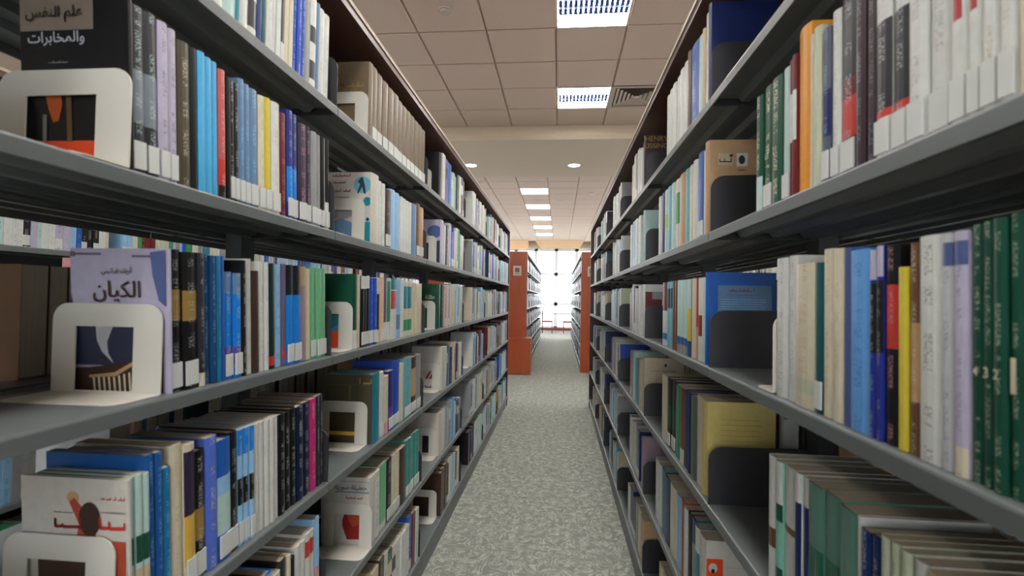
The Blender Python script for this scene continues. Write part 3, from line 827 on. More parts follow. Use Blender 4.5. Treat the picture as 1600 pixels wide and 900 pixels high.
COVER_ART = {  # (distance from spine, height above shelf) in metres
 'L4': [('rect', [0.1932, 0.2789, 0.0538, 0.1973], 'warm_grey'), ('text', 'ﺲﻔﻨﻟﺍ ﻢﻠﻋ', [0.1125, 0.2188, 0.0878], 'ink'), ('text', 'ﺕﺍﺮﺑﺎﺨﻤﻟﺍﻭ', [0.1094, 0.1849, 0.0878], 'silver'), ('scrib', [0.1241, 0.1559, 0.0943, 0.1506], 'grey'), ('rect', [0.1797, 0.0422, 0.0244, 0.0045], 'orange_red'), ('poly', [(0.1294, 0.1066), (0.1052, 0.1097), (0.1037, 0.0926), (0.1102, 0.0703), (0.1183, 0.0686), (0.1258, 0.0885)], 'ember'), ('poly', [(0.0974, 0.106), (0.0894, 0.1058), (0.0889, 0.0411), (0.0969, 0.0412)], 'brown'), ('poly', [(0.1341, 0.0797), (0.128, 0.0796), (0.129, 0.0416), (0.135, 0.0417)], 'grey')],
 'L3': [('rect', [0.165, 0.2199, 0.1144, 0.2163], 'purple_grey'), ('rect', [0.0622, 0.2168, 0.0149, 0.2132], 'purple_grey'), ('rect', [0.1672, 0.2219, 0.1585, 0.2139], 'purple_grey'), ('rect', [0.0202, 0.2191, 0.0128, 0.2113], 'purple_grey'), ('text', 'ﻲﻨﻴﺗﺍﺮﻓ ﻚﻳﺭﺃ', [0.0865, 0.1915, 0.0525], 'dark_brown'), ('text', 'ﻥﺎﻴﻜﻟﺍ', [0.0872, 0.1594, 0.0807], 'dark_brown'), ('rect', [0.1811, 0.1049, 0.0112, 0.0423], 'dark_slate'), ('poly', [(0.1255, 0.1061), (0.0947, 0.1068), (0.1063, 0.0792), (0.1044, 0.0619), (0.0959, 0.0459), (0.1154, 0.0637), (0.1238, 0.0818)], 'silver'), ('poly', [(0.1827, 0.0372), (0.1381, 0.0385), (0.0828, 0.0463), (0.0107, 0.0715), (0.0119, -0.0042), (0.1838, -0.0103)], 'dark_brown'), ('poly', [(0.1383, 0.0262), (0.094, 0.0317), (0.0521, 0.0553), (0.0522, 0.0492), (0.0919, 0.0256), (0.1384, 0.0221)], 'tan'), ('poly', [(0.1317, 0.0234), (0.1284, 0.0235), (0.1268, -0.0062), (0.1301, -0.0063)], 'cream'), ('poly', [(0.1229, 0.0236), (0.1195, 0.0237), (0.1179, -0.0059), (0.1213, -0.006)], 'cream'), ('poly', [(0.114, 0.0239), (0.1107, 0.024), (0.1091, -0.0056), (0.1124, -0.0057)], 'cream'), ('poly', [(0.1052, 0.0242), (0.1019, 0.0243), (0.1003, -0.0053), (0.1036, -0.0054)], 'cream'), ('poly', [(0.0964, 0.0245), (0.0931, 0.0246), (0.0914, -0.005), (0.0947, -0.0051)], 'cream'), ('poly', [(0.0875, 0.027), (0.0842, 0.0271), (0.0827, -0.0047), (0.0859, -0.0048)], 'cream'), ('poly', [(0.0787, 0.0295), (0.0754, 0.0296), (0.0739, -0.0043), (0.0772, -0.0045)], 'cream'), ('poly', [(0.0699, 0.032), (0.0666, 0.0321), (0.0651, -0.004), (0.0684, -0.0042)], 'cream'), ('poly', [(0.0611, 0.0345), (0.0579, 0.0346), (0.0564, -0.0037), (0.0597, -0.0038)], 'cream'), ('poly', [(0.1852, 0.164), (0.1687, 0.1592), (0.1625, 0.1359), (0.1859, 0.1355)], 'dark_slate'), ('poly', [(0.0298, 0.2211), (-0.0044, 0.2263), (-0.0031, 0.1369), (0.016, 0.1465), (0.0261, 0.1863)], 'slate_blue')],
 'L2': [('oval', [0.0955, 0.2023, 0.0759, 0.1848], 'tan'), ('poly', [(0.0919, 0.1876), (0.0837, 0.1936), (0.0661, 0.1741), (0.0508, 0.1425), (0.0433, 0.0258), (0.0917, 0.0221), (0.0832, 0.1264), (0.0766, 0.1549)], 'rust'), ('oval', [0.0768, 0.1884, 0.043, 0.1383], 'dark_brown'), ('scrib', [0.0417, 0.1997, 0.0044, 0.1906], 'pink_red'), ('scrib', [0.1144, 0.1742, 0.0862, 0.1702], 'charcoal'), ('scrib', [0.0421, 0.1774, 0.0047, 0.1731], 'charcoal'), ('scrib', [0.1126, 0.1658, 0.0728, 0.1439], 'dark_red'), ('scrib', [0.0423, 0.1681, 0.0033, 0.1445], 'red'), ('rect', [0.1419, 0.1321, -0.0025, 0.0294], 'dark_brown'), ('rect', [0.0252, 0.1338, -0.0025, 0.0294], 'rust')],
 'L5B': [('scrib', [0.0877, 0.1748, 0.0202, 0.1529], 'dark_gold'), ('scrib', [0.0955, 0.1505, 0.0199, 0.1366], 'dark_gold'), ('rect', [0.0994, 0.1383, 0.0156, 0.1324], 'dark_gold')],
 'L4B': [('scrib', [0.1285, 0.225, 0.0705, 0.2081], 'pink_red'), ('scrib', [0.1282, 0.2002, 0.0873, 0.1877], 'dark_red'), ('scrib', [0.1258, 0.1775, 0.0699, 0.1588], 'pink_red'), ('scrib', [0.1276, 0.1507, 0.0761, 0.1423], 'grey'), ('oval', [0.0598, 0.2122, 0.0019, 0.1586], 'light_teal'), ('poly', [(0.0364, 0.2079), (0.03, 0.21), (0.0234, 0.1874), (0.0188, 0.1566), (0.0252, 0.1566), (0.0318, 0.1792), (0.0443, 0.1567), (0.0486, 0.1587), (0.0383, 0.1874), (0.0469, 0.1957)], 'dark_slate'), ('oval', [0.0272, 0.1463, 0.0014, 0.1176], 'teal'), ('rect', [0.022, 0.0663, 0.0022, 0.0027], 'teal'), ('poly', [(0.1336, 0.1073), (0.065, 0.1073), (0.0648, 0.0847), (0.1031, 0.0702), (0.1333, 0.0805)], 'grey'), ('poly', [(0.1332, 0.0681), (0.0989, 0.0764), (0.0646, 0.0641), (0.064, 0.0147), (0.1327, 0.0226)], 'steel_blue'), ('oval', [0.0179, 0.0807, 0.0072, 0.0684], 'dark_slate')],
 'L3B': [('rect', [0.0798, 0.1012, 0.0359, 0.049], 'steel_blue'), ('poly', [(0.0796, 0.086), (0.0365, 0.1058), (0.0362, 0.0774), (0.0793, 0.0556)], 'teal'), ('rect', [0.0793, 0.0518, 0.0353, -0.0041], 'orange_red')],
 'L2B': [('rect', [0.1739, 0.2305, -0.0001, -0.0113], 'dark_olive'), ('rect', [0.1491, 0.193, 0.0132, 0.1943], 'olive'), ('scrib', [0.0483, 0.2196, 0.0066, 0.1913], 'dark_gold'), ('rect', [0.1562, 0.0393, 0.0505, 0.0267], 'gold'), ('rect', [0.0831, 0.193, 0.0781, 0.1423], 'olive')],
 'L1B': [('text', 'ﺔﻳﺭﻮﺳ ﺔﺌﻴﻄﺧ', [0.0671, 0.1909, 0.1106], 'ink'), ('rect', [0.1196, 0.2092, 0.0025, 0.211], 'steel_blue'), ('rect', [0.1192, 0.1734, 0.0021, 0.1775], 'steel_blue'), ('scrib', [0.0799, 0.165, 0.0277, 0.151], 'dark_red'), ('poly', [(0.0836, 0.1142), (0.0316, 0.1172), (0.0305, 0.0226), (0.0782, 0.0197), (0.094, 0.063), (0.0942, 0.0841)], 'dark_red'), ('poly', [(0.0836, 0.1142), (0.0316, 0.1172), (0.0311, 0.0752), (0.0591, 0.0609), (0.0746, 0.0852)], 'rust')],
 'L5C': [],
 'L4C': [('oval', [0.0704, 0.1945, -0.004, 0.1295], 'slate_blue'), ('rect', [0.0821, 0.116, -0.0132, -0.0007], 'dark_slate')],
 'L3C': [('text', 'ﺔﻠﺋﺎﻋ', [0.0391, 0.1594, 0.0502], 'cream'), ('rect', [0.0641, 0.1078, -0.0226, 0.0074], 'dark_green')],
 'L2C': [('scrib', [0.0956, 0.1452, 0.0403, 0.1333], 'navy'), ('poly', [(0.0938, 0.0578), (0.08, 0.0583), (0.0602, 0.0992), (0.0705, 0.0989)], 'dark_red'), ('poly', [(0.0731, 0.0585), (0.0594, 0.0589), (0.0397, 0.0998), (0.05, 0.0995)], 'dark_red'), ('poly', [(0.0526, 0.0591), (0.0388, 0.0596), (0.0191, 0.1004), (0.0294, 0.1001)], 'dark_red'), ('scrib', [0.0898, 0.0311, 0.0309, 0.0063], 'slate_blue')],
 'L1C': [('rect', [0.0896, 0.1015, 0.0406, 0.015], 'black')],
 'R5': [],
 'R4': [('rect', [0.0242, 0.2051, 0.0604, 0.1754], 'beige'), ('scrib', [0.0274, 0.1937, 0.0557, 0.1787], 'charcoal'), ('oval', [0.0524, 0.2032, 0.0603, 0.195], 'charcoal'), ('rect', [0.0696, 0.2046, 0.0963, 0.1719], 'white'), ('oval', [0.0743, 0.1997, 0.09, 0.1768], 'charcoal'), ('scrib', [0.0714, 0.1672, 0.0948, 0.1606], 'rust')],
 'R3': [('rect', [0.0273, 0.2006, 0.1576, 0.1321], 'steel_blue'), ('scrib', [0.0554, 0.1946, 0.1143, 0.1826], 'dark_red'), ('scrib', [0.0462, 0.1783, 0.1236, 0.1747], 'blue'), ('lines', [0.0338, 0.1652, 0.1453, 0.1415], 'light_blue')],
 'R2': [('lines', [0.036, 0.1935, 0.141, 0.1407], 'dark_gold'), ('scrib', [-0.0159, 0.0763, 0.0029, 0.0581], 'rust')],
 'R1': [('rect', [-0.0155, 0.1773, 0.0444, 0.0427], 'orange_red'), ('oval', [0.0094, 0.1663, 0.0313, 0.1425], 'cover_white'), ('oval', [0.0157, 0.1525, 0.0251, 0.142], 'black'), ('scrib', [0.0511, 0.1596, 0.0972, 0.1563], 'grey')],
 'R5C': [('text', 'HENRY', [0.0523, 0.2235, 0.0989], 'dark_gold'), ('text', 'KISSINGER', [0.0666, 0.1917, 0.1455], 'dark_gold')],
 'R4C': [],
 'R3C': [('rect', [-0.0105, 0.1975, 0.0764, 0.0201], 'maroon'), ('rect', [0.0335, 0.1981, 0.0749, 0.1652], 'grey')],
 'R2C': [('oval', [0.0875, 0.2147, 0.0985, 0.2011], 'charcoal'), ('scrib', [0.0279, 0.1935, 0.1367, 0.1774], 'grey')],
 'R1C': [],
}
BOOKENDS = [('L', 4, 0.6367, -0.5947, 0.205), ('L', 3, 0.7222, -0.6098, 0.186), ('L', 2, 0.6608, -0.6186, 0.175), ('L', 5, 1.5079, -0.6053, 0.165), ('L', 4, 1.5452, -0.6228, 0.165), ('L', 3, 1.4236, -0.6034, 0.165), ('L', 2, 1.6021, -0.6212, 0.165), ('L', 1, 1.5939, -0.5947, 0.165), ('L', 5, 2.4337, -0.6424, 0.16), ('L', 4, 2.4883, -0.6233, 0.16), ('L', 3, 2.4484, -0.6132, 0.16), ('L', 2, 2.5861, -0.6171, 0.16), ('L', 1, 2.5432, -0.6168, 0.16), ('L', 0, 2.5846, -0.6204, 0.16), ('L', 2, 3.5003, -0.6264, 0.16)]

# ================================================================== BOOKS
def parse(txt):
    out = []
    for ln in txt.strip().split('\n'):
        p = ln.split(); d = dict(y0=float(p[0]), y1=float(p[1]), h=float(p[2]), c=p[3])
        for q in p[4:]:
            if q == 's': d['s'] = True
            else: d[q[0]] = q[2:]
        out.append(d)
    return out

ORD = ('first second third fourth fifth sixth seventh eighth ninth tenth eleventh twelfth thirteenth fourteenth fifteenth sixteenth '
       'seventeenth eighteenth nineteenth twentieth twenty-first twenty-second twenty-third twenty-fourth twenty-fifth twenty-sixth '
       'twenty-seventh twenty-eighth twenty-ninth thirtieth').split()
SHELFWORD = {5: 'top shelf', 4: 'second shelf down', 3: 'third shelf down', 2: 'fourth shelf down', 1: 'fifth shelf down', 0: 'bottom shelf'}
BAYWORD = {0: 'nearest bay', 1: 'second bay', 2: 'third bay'}
COVER_LABEL = {
 'L4': 'black book with beige title panel facing out behind white bookend, second shelf down',
 'L3': 'lavender book with stormy harp picture facing out behind white bookend',
 'L2': 'white book with brown-haired figure and red title facing out, fourth shelf down',
 'L5B': 'umber book with gold title facing out, top shelf, left stack, second bay',
 'L4B': 'white book with teal silhouettes facing out, second shelf down, left stack',
 'L3B': 'dark green book facing out behind white bookend showing orange, left third shelf',
 'L2B': 'dark olive book with teal spine and gold band facing out, left stack',
 'L1B': 'white book with red vase picture facing out behind white bookend',
 'L5C': 'black book facing out on the left top shelf, third bay',
 'L4C': 'pale lavender book with slate oval facing out, left stack, third bay',
 'L3C': 'dark green book with pale Arabic word facing out, left third bay',
 'L2C': 'white book with slanting red stripes facing out, left stack, third bay',
 'L1C': 'white book facing out behind bookend, left fifth shelf down, third bay',
 'R5': 'tall navy book facing out above grey bracket, right top shelf',
 'R4': 'tan book with two dark emblems facing out above grey bracket, right stack',
 'R3': 'blue book with pale text panel and red heading facing out, right stack',
 'R2': 'thick cream-yellow book with lines of text facing out, right stack',
 'R1': 'white book with orange square and white emblem, low on the right stack',
 'R5C': 'dark plum book with gold capital letters facing out, right top shelf',
 'R4C': 'pale teal book facing out, right second shelf down, third bay',
 'R3C': 'white book with maroon block facing out, right third shelf, third bay',
 'R2C': 'beige book with thin line sketch facing out, right stack, third bay',
 'R1C': 'mauve book facing out, right fifth shelf down, third bay',
}

def text_mesh(s):
    c = bpy.data.curves.new('t', 'FONT'); c.body = s; c.align_x = 'CENTER'; c.align_y = 'CENTER'; c.offset = .012
    o = bpy.data.objects.new('t', c); COL.objects.link(o)
    me = bpy.data.meshes.new_from_object(o.evaluated_get(bpy.context.evaluated_depsgraph_get()))
    bpy.data.objects.remove(o); bpy.data.curves.remove(c)
    P = [tuple(v.co) for v in me.vertices]; F = [tuple(p.vertices) for p in me.polygons]
    bpy.data.meshes.remove(me)
    w = max(p[0] for p in P) - min(p[0] for p in P)
    cx = (max(p[0] for p in P) + min(p[0] for p in P)) / 2; cy = (max(p[1] for p in P) + min(p[1] for p in P)) / 2
    return [((p[0] - cx) / w, (p[1] - cy) / w) for p in P], F

def text_obj(name, s, width, fn, col, parent):
    P, F = text_mesh(s); mb = MB()
    for f in F:
        mb.face([fn(P[i][0] * width, P[i][1] * width) for i in f], col)
    return mb.build(name, M_BOOK, parent, attrs=True)

def cover_art(key, s, book):
    pic = MB(); n = 0; rnd = random.Random(key); HB = max(v.co.z for v in book.data.vertices)
    for it in COVER_ART.get(key, []):
        if it[0] == 'text': continue
        kind, data, col = it; pic = MB()
        n += 1; y = -.0005 - n * .00012; c = C(col)
        P = lambda u, z: (s * min(max(u, .0045), .1672), y, min(max(z, .001), HB - .002))
        if kind == 'rect':
            a, b, d, e = data; pic.face([P(a, b), P(d, b), P(d, e), P(a, e)], c)
        elif kind == 'oval':
            a, b, d, e = data
            pic.face([P((a + d) / 2 + (d - a) / 2 * math.cos(k * math.pi / 9), (b + e) / 2 + (e - b) / 2 * math.sin(k * math.pi / 9)) for k in range(18)], c)
        elif kind == 'poly':
            pic.face([P(*q) for q in data], c)
        elif kind == 'lines':
            a, b, d, e = data
            for k in range(5):
                z = b + (e - b) * k / 4; q = .0006
                pic.face([P(a, z - q), P(d - (d - a) * rnd.uniform(0, .12), z - q), P(d - (d - a) * rnd.uniform(0, .12), z + q), P(a, z + q)], c)
        elif kind == 'scrib':
            a, b, d, e = data; hh = abs(e - b); z0 = min(b, e); q = hh * .16; x = min(a, d); X = max(a, d)
            while x < X:
                w = hh * rnd.uniform(.5, 1.4); x2 = min(X, x + w)
                pic.face([P(x, z0 + hh * .25), P(x2, z0 + hh * .2), P(x2, z0 + hh * .25 + q), P(x, z0 + hh * .3 + q)], c)
                t = rnd.uniform(.5, 1); pic.face([P(x, z0 + hh * .25), P(x + q, z0 + hh * .25), P(x + q, z0 + hh * t), P(x, z0 + hh * t)], c)
                x = x2 + (hh * .3 if rnd.random() < .3 else -q * .2)
        if pic.f:
            pic.build({'rect': 'color_panel', 'oval': 'emblem', 'poly': 'picture_shape', 'lines': 'text_lines', 'scrib': 'script_line'}[kind], M_BOOK, book, attrs=True, merge=False)

def cover_text(key, s, book):
    k = 0
    for it in COVER_ART.get(key, []):
        if it[0] == 'text':
            k += 1
            _, string, (uc, zc, w), col = it
            text_obj('cover_title', string, w, lambda a, b: (s * uc + a, -.0028, zc + b), C(col), book)

def make_book(side, x, y0, z, t, h, W, d, label, group, lean=0.0):
    s = -1 if side == 'L' else 1
    rnd = random.Random(f'{side}{y0:.4f}{z}')
    base = C(d['c']); e = min(.004, .22 * t); hard = d['c'] in ('umber', 'racing_green', 'dark_green', 'navy', 'maroon', 'royal_blue', 'black', 'blue', 'teal')
    c = min(.0018 if hard else .0007, t * .12); lip = .003 if hard else .0007
    bands = []
    for q in (d.get('b') or '').split(','):
        if q:
            r, cc = q.split(':'); a, b = r.split('-'); bands.append((float(a) * h, float(b) * h, C(cc), cc in ('red_stripe', 'orange_print')))
    zs = sorted({0.0, h} | {v for b in bands for v in b[:2]})
    tc = d.get('t'); txt = (*C(tc)[:3], .8 if 'green' in d['c'] else .5) if tc else (0, 0, 0, 0)
    off = rnd.random() * 9 + .5
    K = 4
    outer = [(W, 0)] + [(e * (2 * k / K - 1) ** 2, t * k / K) for k in range(K + 1)] + [(W, t)]
    inner = [(W, t - c), (e + c, t - c), (e + c, c), (W, c)]
    mb = MB()
    def pt(q, zz): return (s * q[0], q[1], zz)
    for i in range(len(outer) - 1):
        spine = 1 <= i <= K
        levels_ = zs if spine else [0.0, h]
        for a, b in zip(levels_[:-1], levels_[1:]):
            col = base
            if spine:
                for q in bands:
                    if q[0] - 1e-6 <= a and b <= q[1] + 1e-6 and (not q[3] or i in (2, 3)): col = q[2]
            uv = [((i - 1) / K, a + off), (i / K, a + off), (i / K, b + off), ((i - 1) / K, b + off)] if spine else None
            mb.face([pt(outer[i], a), pt(outer[i + 1], a), pt(outer[i + 1], b), pt(outer[i], b)], col, txt if spine else (0, 0, 0, 0), uv)
    for i in range(3):
        mb.face([pt(inner[i], 0), pt(inner[i + 1], 0), pt(inner[i + 1], h), pt(inner[i], h)], base)
    for zz in (0.0, h):   # rims of the near board, the spine and the far board
        mb.face([pt(q, zz) for q in (outer[0], outer[1], inner[2], inner[3])], base)
        mb.face([pt(q, zz) for q in (inner[0], inner[1], outer[-2], outer[-1])], base)
        mb.face([pt(q, zz) for q in outer[1:-1] + [inner[1], inner[2]]], base)
    mb.face([pt(q, zz_) for q, zz_ in ((outer[0], 0), (inner[3], 0), (inner[3], h), (outer[0], h))], base)
    mb.face([pt(q, zz_) for q, zz_ in ((outer[-1], 0), (inner[0], 0), (inner[0], h), (outer[-1], h))], base)
    o = mb.build('book', M_BOOK, None, attrs=True)
    o.location = (x, y0, z + .0006)
    o.rotation_euler.x = lean
    tag(o, label, 'book', group)
    MB().box((s * (e + c), c, .002), (s * (W - lip), t - c, h - lip)).build('page_block', M_PAGES, o)
    if d.get('s') and t > .008:
        MB().box((s * -.0008, t * .08, .006), (s * .0016, t * .92, .046)).build('call_number_sticker', M_STICKER, o)
    f = d.get('f')
    if f:
        if f in COVER_ART:
            cover_art(f, s, o); cover_text(f, s, o)
        num = {'N63': '63', 'N21': '21', 'G4': '4', 'G3': '3', 'G2': '2', 'G1': '1'}.get(f)
        if num:
            text_obj('volume_number', num, min(t * .6, .015) * (1 if len(num) > 1 else .7), lambda a, b: (-.0012, t * .5 - a, h * .43 + b), C('cream'), o)
        if f == 'PIC':
            for k in range(5):
                pm_ = MB()
                yy = t * (.15 + .16 * k); zz = h * rnd.uniform(.05, .2)
                col = rnd.choice([(180, 110, 80), (50, 130, 150), (90, 140, 80), (180, 140, 120)])
                pm_.face([(-.0006, yy - t * .05, .0), (-.0006, yy + t * .05, .0), (-.0006, yy + t * .03, zz + h * .3), (-.0006, yy - t * .02, zz + h * .45)], rgb(col))
                pm_.build('picture_shape', M_BOOK, o, attrs=True, merge=False)
    return o

for side, lev, bay, txt in ROWS:
    L = parse(txt); s = -1 if side == 'L' else 1
    x = (XL - SPINE_IN) if side == 'L' else (XR + SPINE_IN)
    lean = (.058 if bay == 0 else .03) if side == 'L' and lev < 5 and bay < 2 else 0.0
    anchor = ('far end' if side == 'R' and bay == 0 or (side, lev, bay) in (('L', 5, 0), ('L', 1, 0)) else 'bookend' if side == 'L' else 'grey bracket')
    n = len(L)
    for i, d in enumerate(L):
        t = d['y1'] - d['y0'] - .0006
        k = n - 1 - i if anchor == 'far end' else i
        f = d.get('f')
        if f in COVER_LABEL:
            lab = COVER_LABEL[f]
        else:
            extra = ''
            nm = d['c'].replace('_', ' ')
            if d.get('b') and ':' in d['b']:
                cols = d['b'].split(',')[0].split(':')[1].replace('_', ' ').split()[-1]
                if cols not in nm: extra = f' and {cols}'  # for the maroon pair this colour word names painted glare
            if len(nm.split()) > 2 or len(nm.split()) == 2 and bay == 0: extra = ''
            mk = lambda extra: f"{nm}{extra} book, {ORD[k]} from the {anchor}, {'left' if side == 'L' else 'right'} stack's {SHELFWORD[lev]}, {BAYWORD[bay]}"
            lab = mk(extra) if len(mk(extra).split()) <= 16 else mk('')
            if len(lab.split()) > 16: lab = lab.replace(' down,', ',')
        rnd = random.Random(f'{side}{lev}{bay}{i}')
        W = .168 if f in COVER_LABEL else rnd.uniform(.150, .172)
        dx = 0 if f in COVER_LABEL else rnd.uniform(0, .005)
        hh = d['h'] + rnd.uniform(-.002, .002)
        make_book(side, x + s * dx, d['y0'] + .0003, LEVELS[lev], t, hh, W, d, lab,
                  f"books on the {'left' if side == 'L' else 'right'} stack, {SHELFWORD[lev]}", lean)

# ---- all other books of the stacks: far bays, far bookcases, the rows facing the neighbouring aisles
LEFT_MIX = ['white'] * 6 + ['light_blue'] * 3 + ['pale_teal'] * 3 + ['steel_blue', 'blue', 'royal_blue', 'teal', 'cream', 'cream', 'cream', 'black', 'grey', 'grey', 'silver', 'navy', 'green', 'tan', 'charcoal', 'maroon', 'lavender', 'pale_sage']
RIGHT_MIX = ['white'] * 6 + ['cream'] * 4 + ['grey', 'grey', 'silver', 'silver', 'pale_teal', 'pale_teal', 'light_blue', 'light_teal', 'navy', 'steel_blue', 'dark_teal', 'charcoal', 'black', 'tan', 'pale_sage', 'beige', 'beige', 'mauve', 'royal_blue']
FAR_MIX = ['white'] * 4 + ['silver'] * 4 + ['grey'] * 3 + ['charcoal', 'slate_blue', 'steel_blue', 'pale_teal', 'navy', 'light_blue', 'cream', 'grey', 'lavender']
BACK_MIX = ['white', 'white', 'cream', 'cream', 'grey', 'silver', 'charcoal', 'light_blue', 'navy', 'pink', 'tan', 'black', 'pale_teal', 'brown']
R = random.Random(21)
mass = MB()
PAGE = rgb((196, 184, 162))
def plain_book(s, x, y, z, t, h, W, c, print_c=None, sticker=False, band=None):
    a, b = y + .0003, y + t - .0006
    X0, X1 = x, x + s * W
    txt = (*C(print_c)[:3], .45) if print_c else (0, 0, 0, 0)
    off = R.random() * 9 + .5
    cuts = [(0, h, c)]
    if sticker: cuts = [(0, .006, c), (.006, .046, C('white')), (.046, h, c)]
    elif band: cuts = [(0, h * band[0], c), (h * band[0], h * band[1], band[2]), (h * band[1], h, c)]
    for q0, q1, cc in cuts:
        mass.face([(X0, a, z + q0), (X0, b, z + q0), (X0, b, z + q1), (X0, a, z + q1)], cc, txt, [(0, q0 + off), (1, q0 + off), (1, q1 + off), (0, q1 + off)])
    mass.face([(X0, a, z), (X1, a, z), (X1, a, z + h), (X0, a, z + h)], c)
    mass.face([(X0, b, z), (X1, b, z), (X1, b, z + h), (X0, b, z + h)], c)
    e = min(.0018, t * .15)
    mass.face([(X0, a, z + h), (X0, b, z + h), (X0 + s * .004, b - e, z + h), (X0 + s * .004, a + e, z + h)], c)
    mass.face([(X0 + s * .004, a, z + h - .002), (X0 + s * .004, b, z + h - .002), (X1, b, z + h - .002), (X1, a, z + h - .002)], PAGE)
    mass.face([(X1, a, z), (X1, b, z), (X1, b, z + h), (X1, a, z + h)], PAGE)

def plain_row(s, x, y, y_end, z, cols=None, mix=None, hr=(.195, .240), tr=(.016, .034), W=.16):
    zz = z + .0006
    if cols:
        w = [R.uniform(.8, 1.25) for _ in cols]; k = (y_end - y) / sum(w)
        seq = [(c, q * k) for c, q in zip(cols, w)]
    else:
        seq = []; q = y; hb = R.uniform(*hr); c = None; run = 0
        while True:
            if run <= 0:
                c = R.choice(mix); run = R.choice([1, 1, 1, 2, 2, 3]); t = R.uniform(*tr)
            if q + t > y_end: break
            seq.append((c, t)); q += t; run -= 1
    h = R.uniform(*hr); last = None
    for c, t in seq:
        if c != last: h = min(.25, max(.18, R.uniform(*hr)))
        last = c
        light = sum(PAL[c]) > 380
        plain_book(s, x + s * R.uniform(0, .006), y, zz, t, h, W + R.uniform(-.012, .01), C(c),
                   R.choice(['grey', 'navy', 'charcoal', 'red']) if light and R.random() < .7 else R.choice(['silver', 'cream', 'white']) if R.random() < .7 else None,
                   R.random() < .45, (.55, .8, C(R.choice(mix or LEFT_MIX))) if R.random() < .2 else None)
        y += t
XSL, XSR = XL - SPINE_IN, XR + SPINE_IN
jl = lambda k: JOINT_L + BAY * (k - 1)      # near joint of bay k
jr = lambda k: JOINT_R + BAY * (k - 1)
THIRD_L = {5: 'white purple blue blue light_blue pale_sage pale_green dark_navy white dark_brown brown',
           4: 'white black white lavender lavender royal_blue blue white cream green green teal white white cream',
           3: 'dark_green white pink white mauve white cream yellow white grey white light_blue teal pale_teal white white',
           2: 'white navy steel_blue navy cream peach cream navy silver white white',
           0: 'dark_brown brown dark_brown black white white light_blue white navy cream white',
           1: 'white grey silver grey light_blue sky_blue white blue charcoal grey'}
THIRD_R = {0: 'tan cream grey black navy white',
           5: 'white pale_sage white grey white cream', 4: 'white pale_teal white light_blue light_blue teal cream', 3: 'white silver white navy white grey silver',
           2: 'beige teal light_teal pale_teal mauve mauve', 1: 'navy grey white silver cream white'}
START_L = {5: 2.507, 4: 2.578, 3: 2.563, 2: 2.650, 1: 2.634, 0: 2.605}
START_R = {5: 2.337, 4: 2.368, 3: 2.363, 2: 2.357, 1: 2.333, 0: 2.20}
for lev in range(6):
    z = LEVELS[lev]
    for k in range(2, 6):
        if k == 2 and lev in THIRD_L:
            plain_row(-1, XSL, START_L[lev], jl(3) - .006, z, cols=THIRD_L[lev].split())
            plain_row(1, XSR, START_R[lev], jr(2) + BAY * R.uniform(.5, .62), z, cols=THIRD_R[lev].split())
        else:
            plain_row(-1, XSL, jl(k) + (.30 if k < 4 else .2) + (.11 if (lev, k) in ((0, 2), (2, 3)) else 0), jl(k + 1) - .006, z, mix=LEFT_MIX)
            plain_row(1, XSR, jr(k) + .006, jr(k) + BAY * R.uniform(.52, .66), z, mix=RIGHT_MIX)
    if lev == 0:
        plain_row(-1, XSL, jl(1) + .30, jl(2) - .006, z, cols='tan cream cream dark_brown white dark_green white white white white blue maroon white'.split())
        plain_row(1, XSR, jr(1) + .006, jr(1) + .62, z, cols='white navy white white slate_blue black grey cream'.split())
    if lev == 5:
        plain_row(1, XSR, .42, .865, z, cols=['white', 'cream', 'white', 'white', 'white', 'grey', 'white', 'white', 'cream', 'white', 'white', 'white', 'white'])
    # rows on the other face of each stack and in the bookcases across the next aisles
    for k in range(0, 6):
        a = jl(k) + (.02 if k else .63)
        plain_row(1, XL - STACK + SPINE_IN, a, jl(k) + BAY * R.uniform(.86, .97), z, mix=BACK_MIX)
        plain_row(-1, XR + STACK - SPINE_IN, jr(k) + (.08 if k == 1 else .02), jr(k) + BAY * R.uniform(.75, .95), z, mix=BACK_MIX)
        if k < 6:
            plain_row(-1, NBL - SPINE_IN, jl(k) + .01, jl(k + 1) - .06, z, mix=LEFT_MIX)
            plain_row(1, NBR + SPINE_IN, jr(k) + .01, jr(k + 1) - .06, z, mix=RIGHT_MIX)
    for k in range(FAR_BAYS):
        y = FAR_Y + BAY * k
        plain_row(-1, XL + .03 - SPINE_IN, y + .04, y + BAY - .03, z, mix=FAR_MIX, tr=(.03, .06))
        for xf in (NBL + .03, NBL + .03 - STACK - .95):
            plain_row(-1, xf - SPINE_IN, y + .04, y + BAY - .03, z, mix=FAR_MIX, tr=(.04, .09), hr=(.22, .25))
        plain_row(1, XR + .02 + SPINE_IN, y + .04, y + BAY - .03, z, mix=FAR_MIX, tr=(.03, .06))
tag(mass.build('books', M_BOOK, None, attrs=True, merge=False), 'remaining books filling the farther bays and the shelves behind', 'books', kind='stuff')

# brown bound volumes and a grey box on the far side of the left stack, seen past the empty end of the third shelf
for i, (y, t, c) in enumerate(((.800, .048, 'brown'), (.849, .036, 'dark_brown'), (.886, .036, 'brown'), (.923, .05, 'dark_brown'))):
    make_book('R', XL - STACK + SPINE_IN, y, LEVELS[3], t - .001, .205, .165, dict(c=c), f'brown bound volume behind the empty shelf end, {ORD[i]} from the left', 'brown volumes behind the left stack')
COVER_ART['RX'] = [('rect', [.0045, .05, .038, .098], 'dark_green'), ('scrib', [.006, .102, .036, .118], 'ink'), ('scrib', [.006, .196, .036, .208], 'ink')]
make_book('R', .557, 1.312, LEVELS[2], .02, .215, .04, dict(c='white', f='RX'), 'narrow white and green book behind the cream-yellow book, right stack', None)

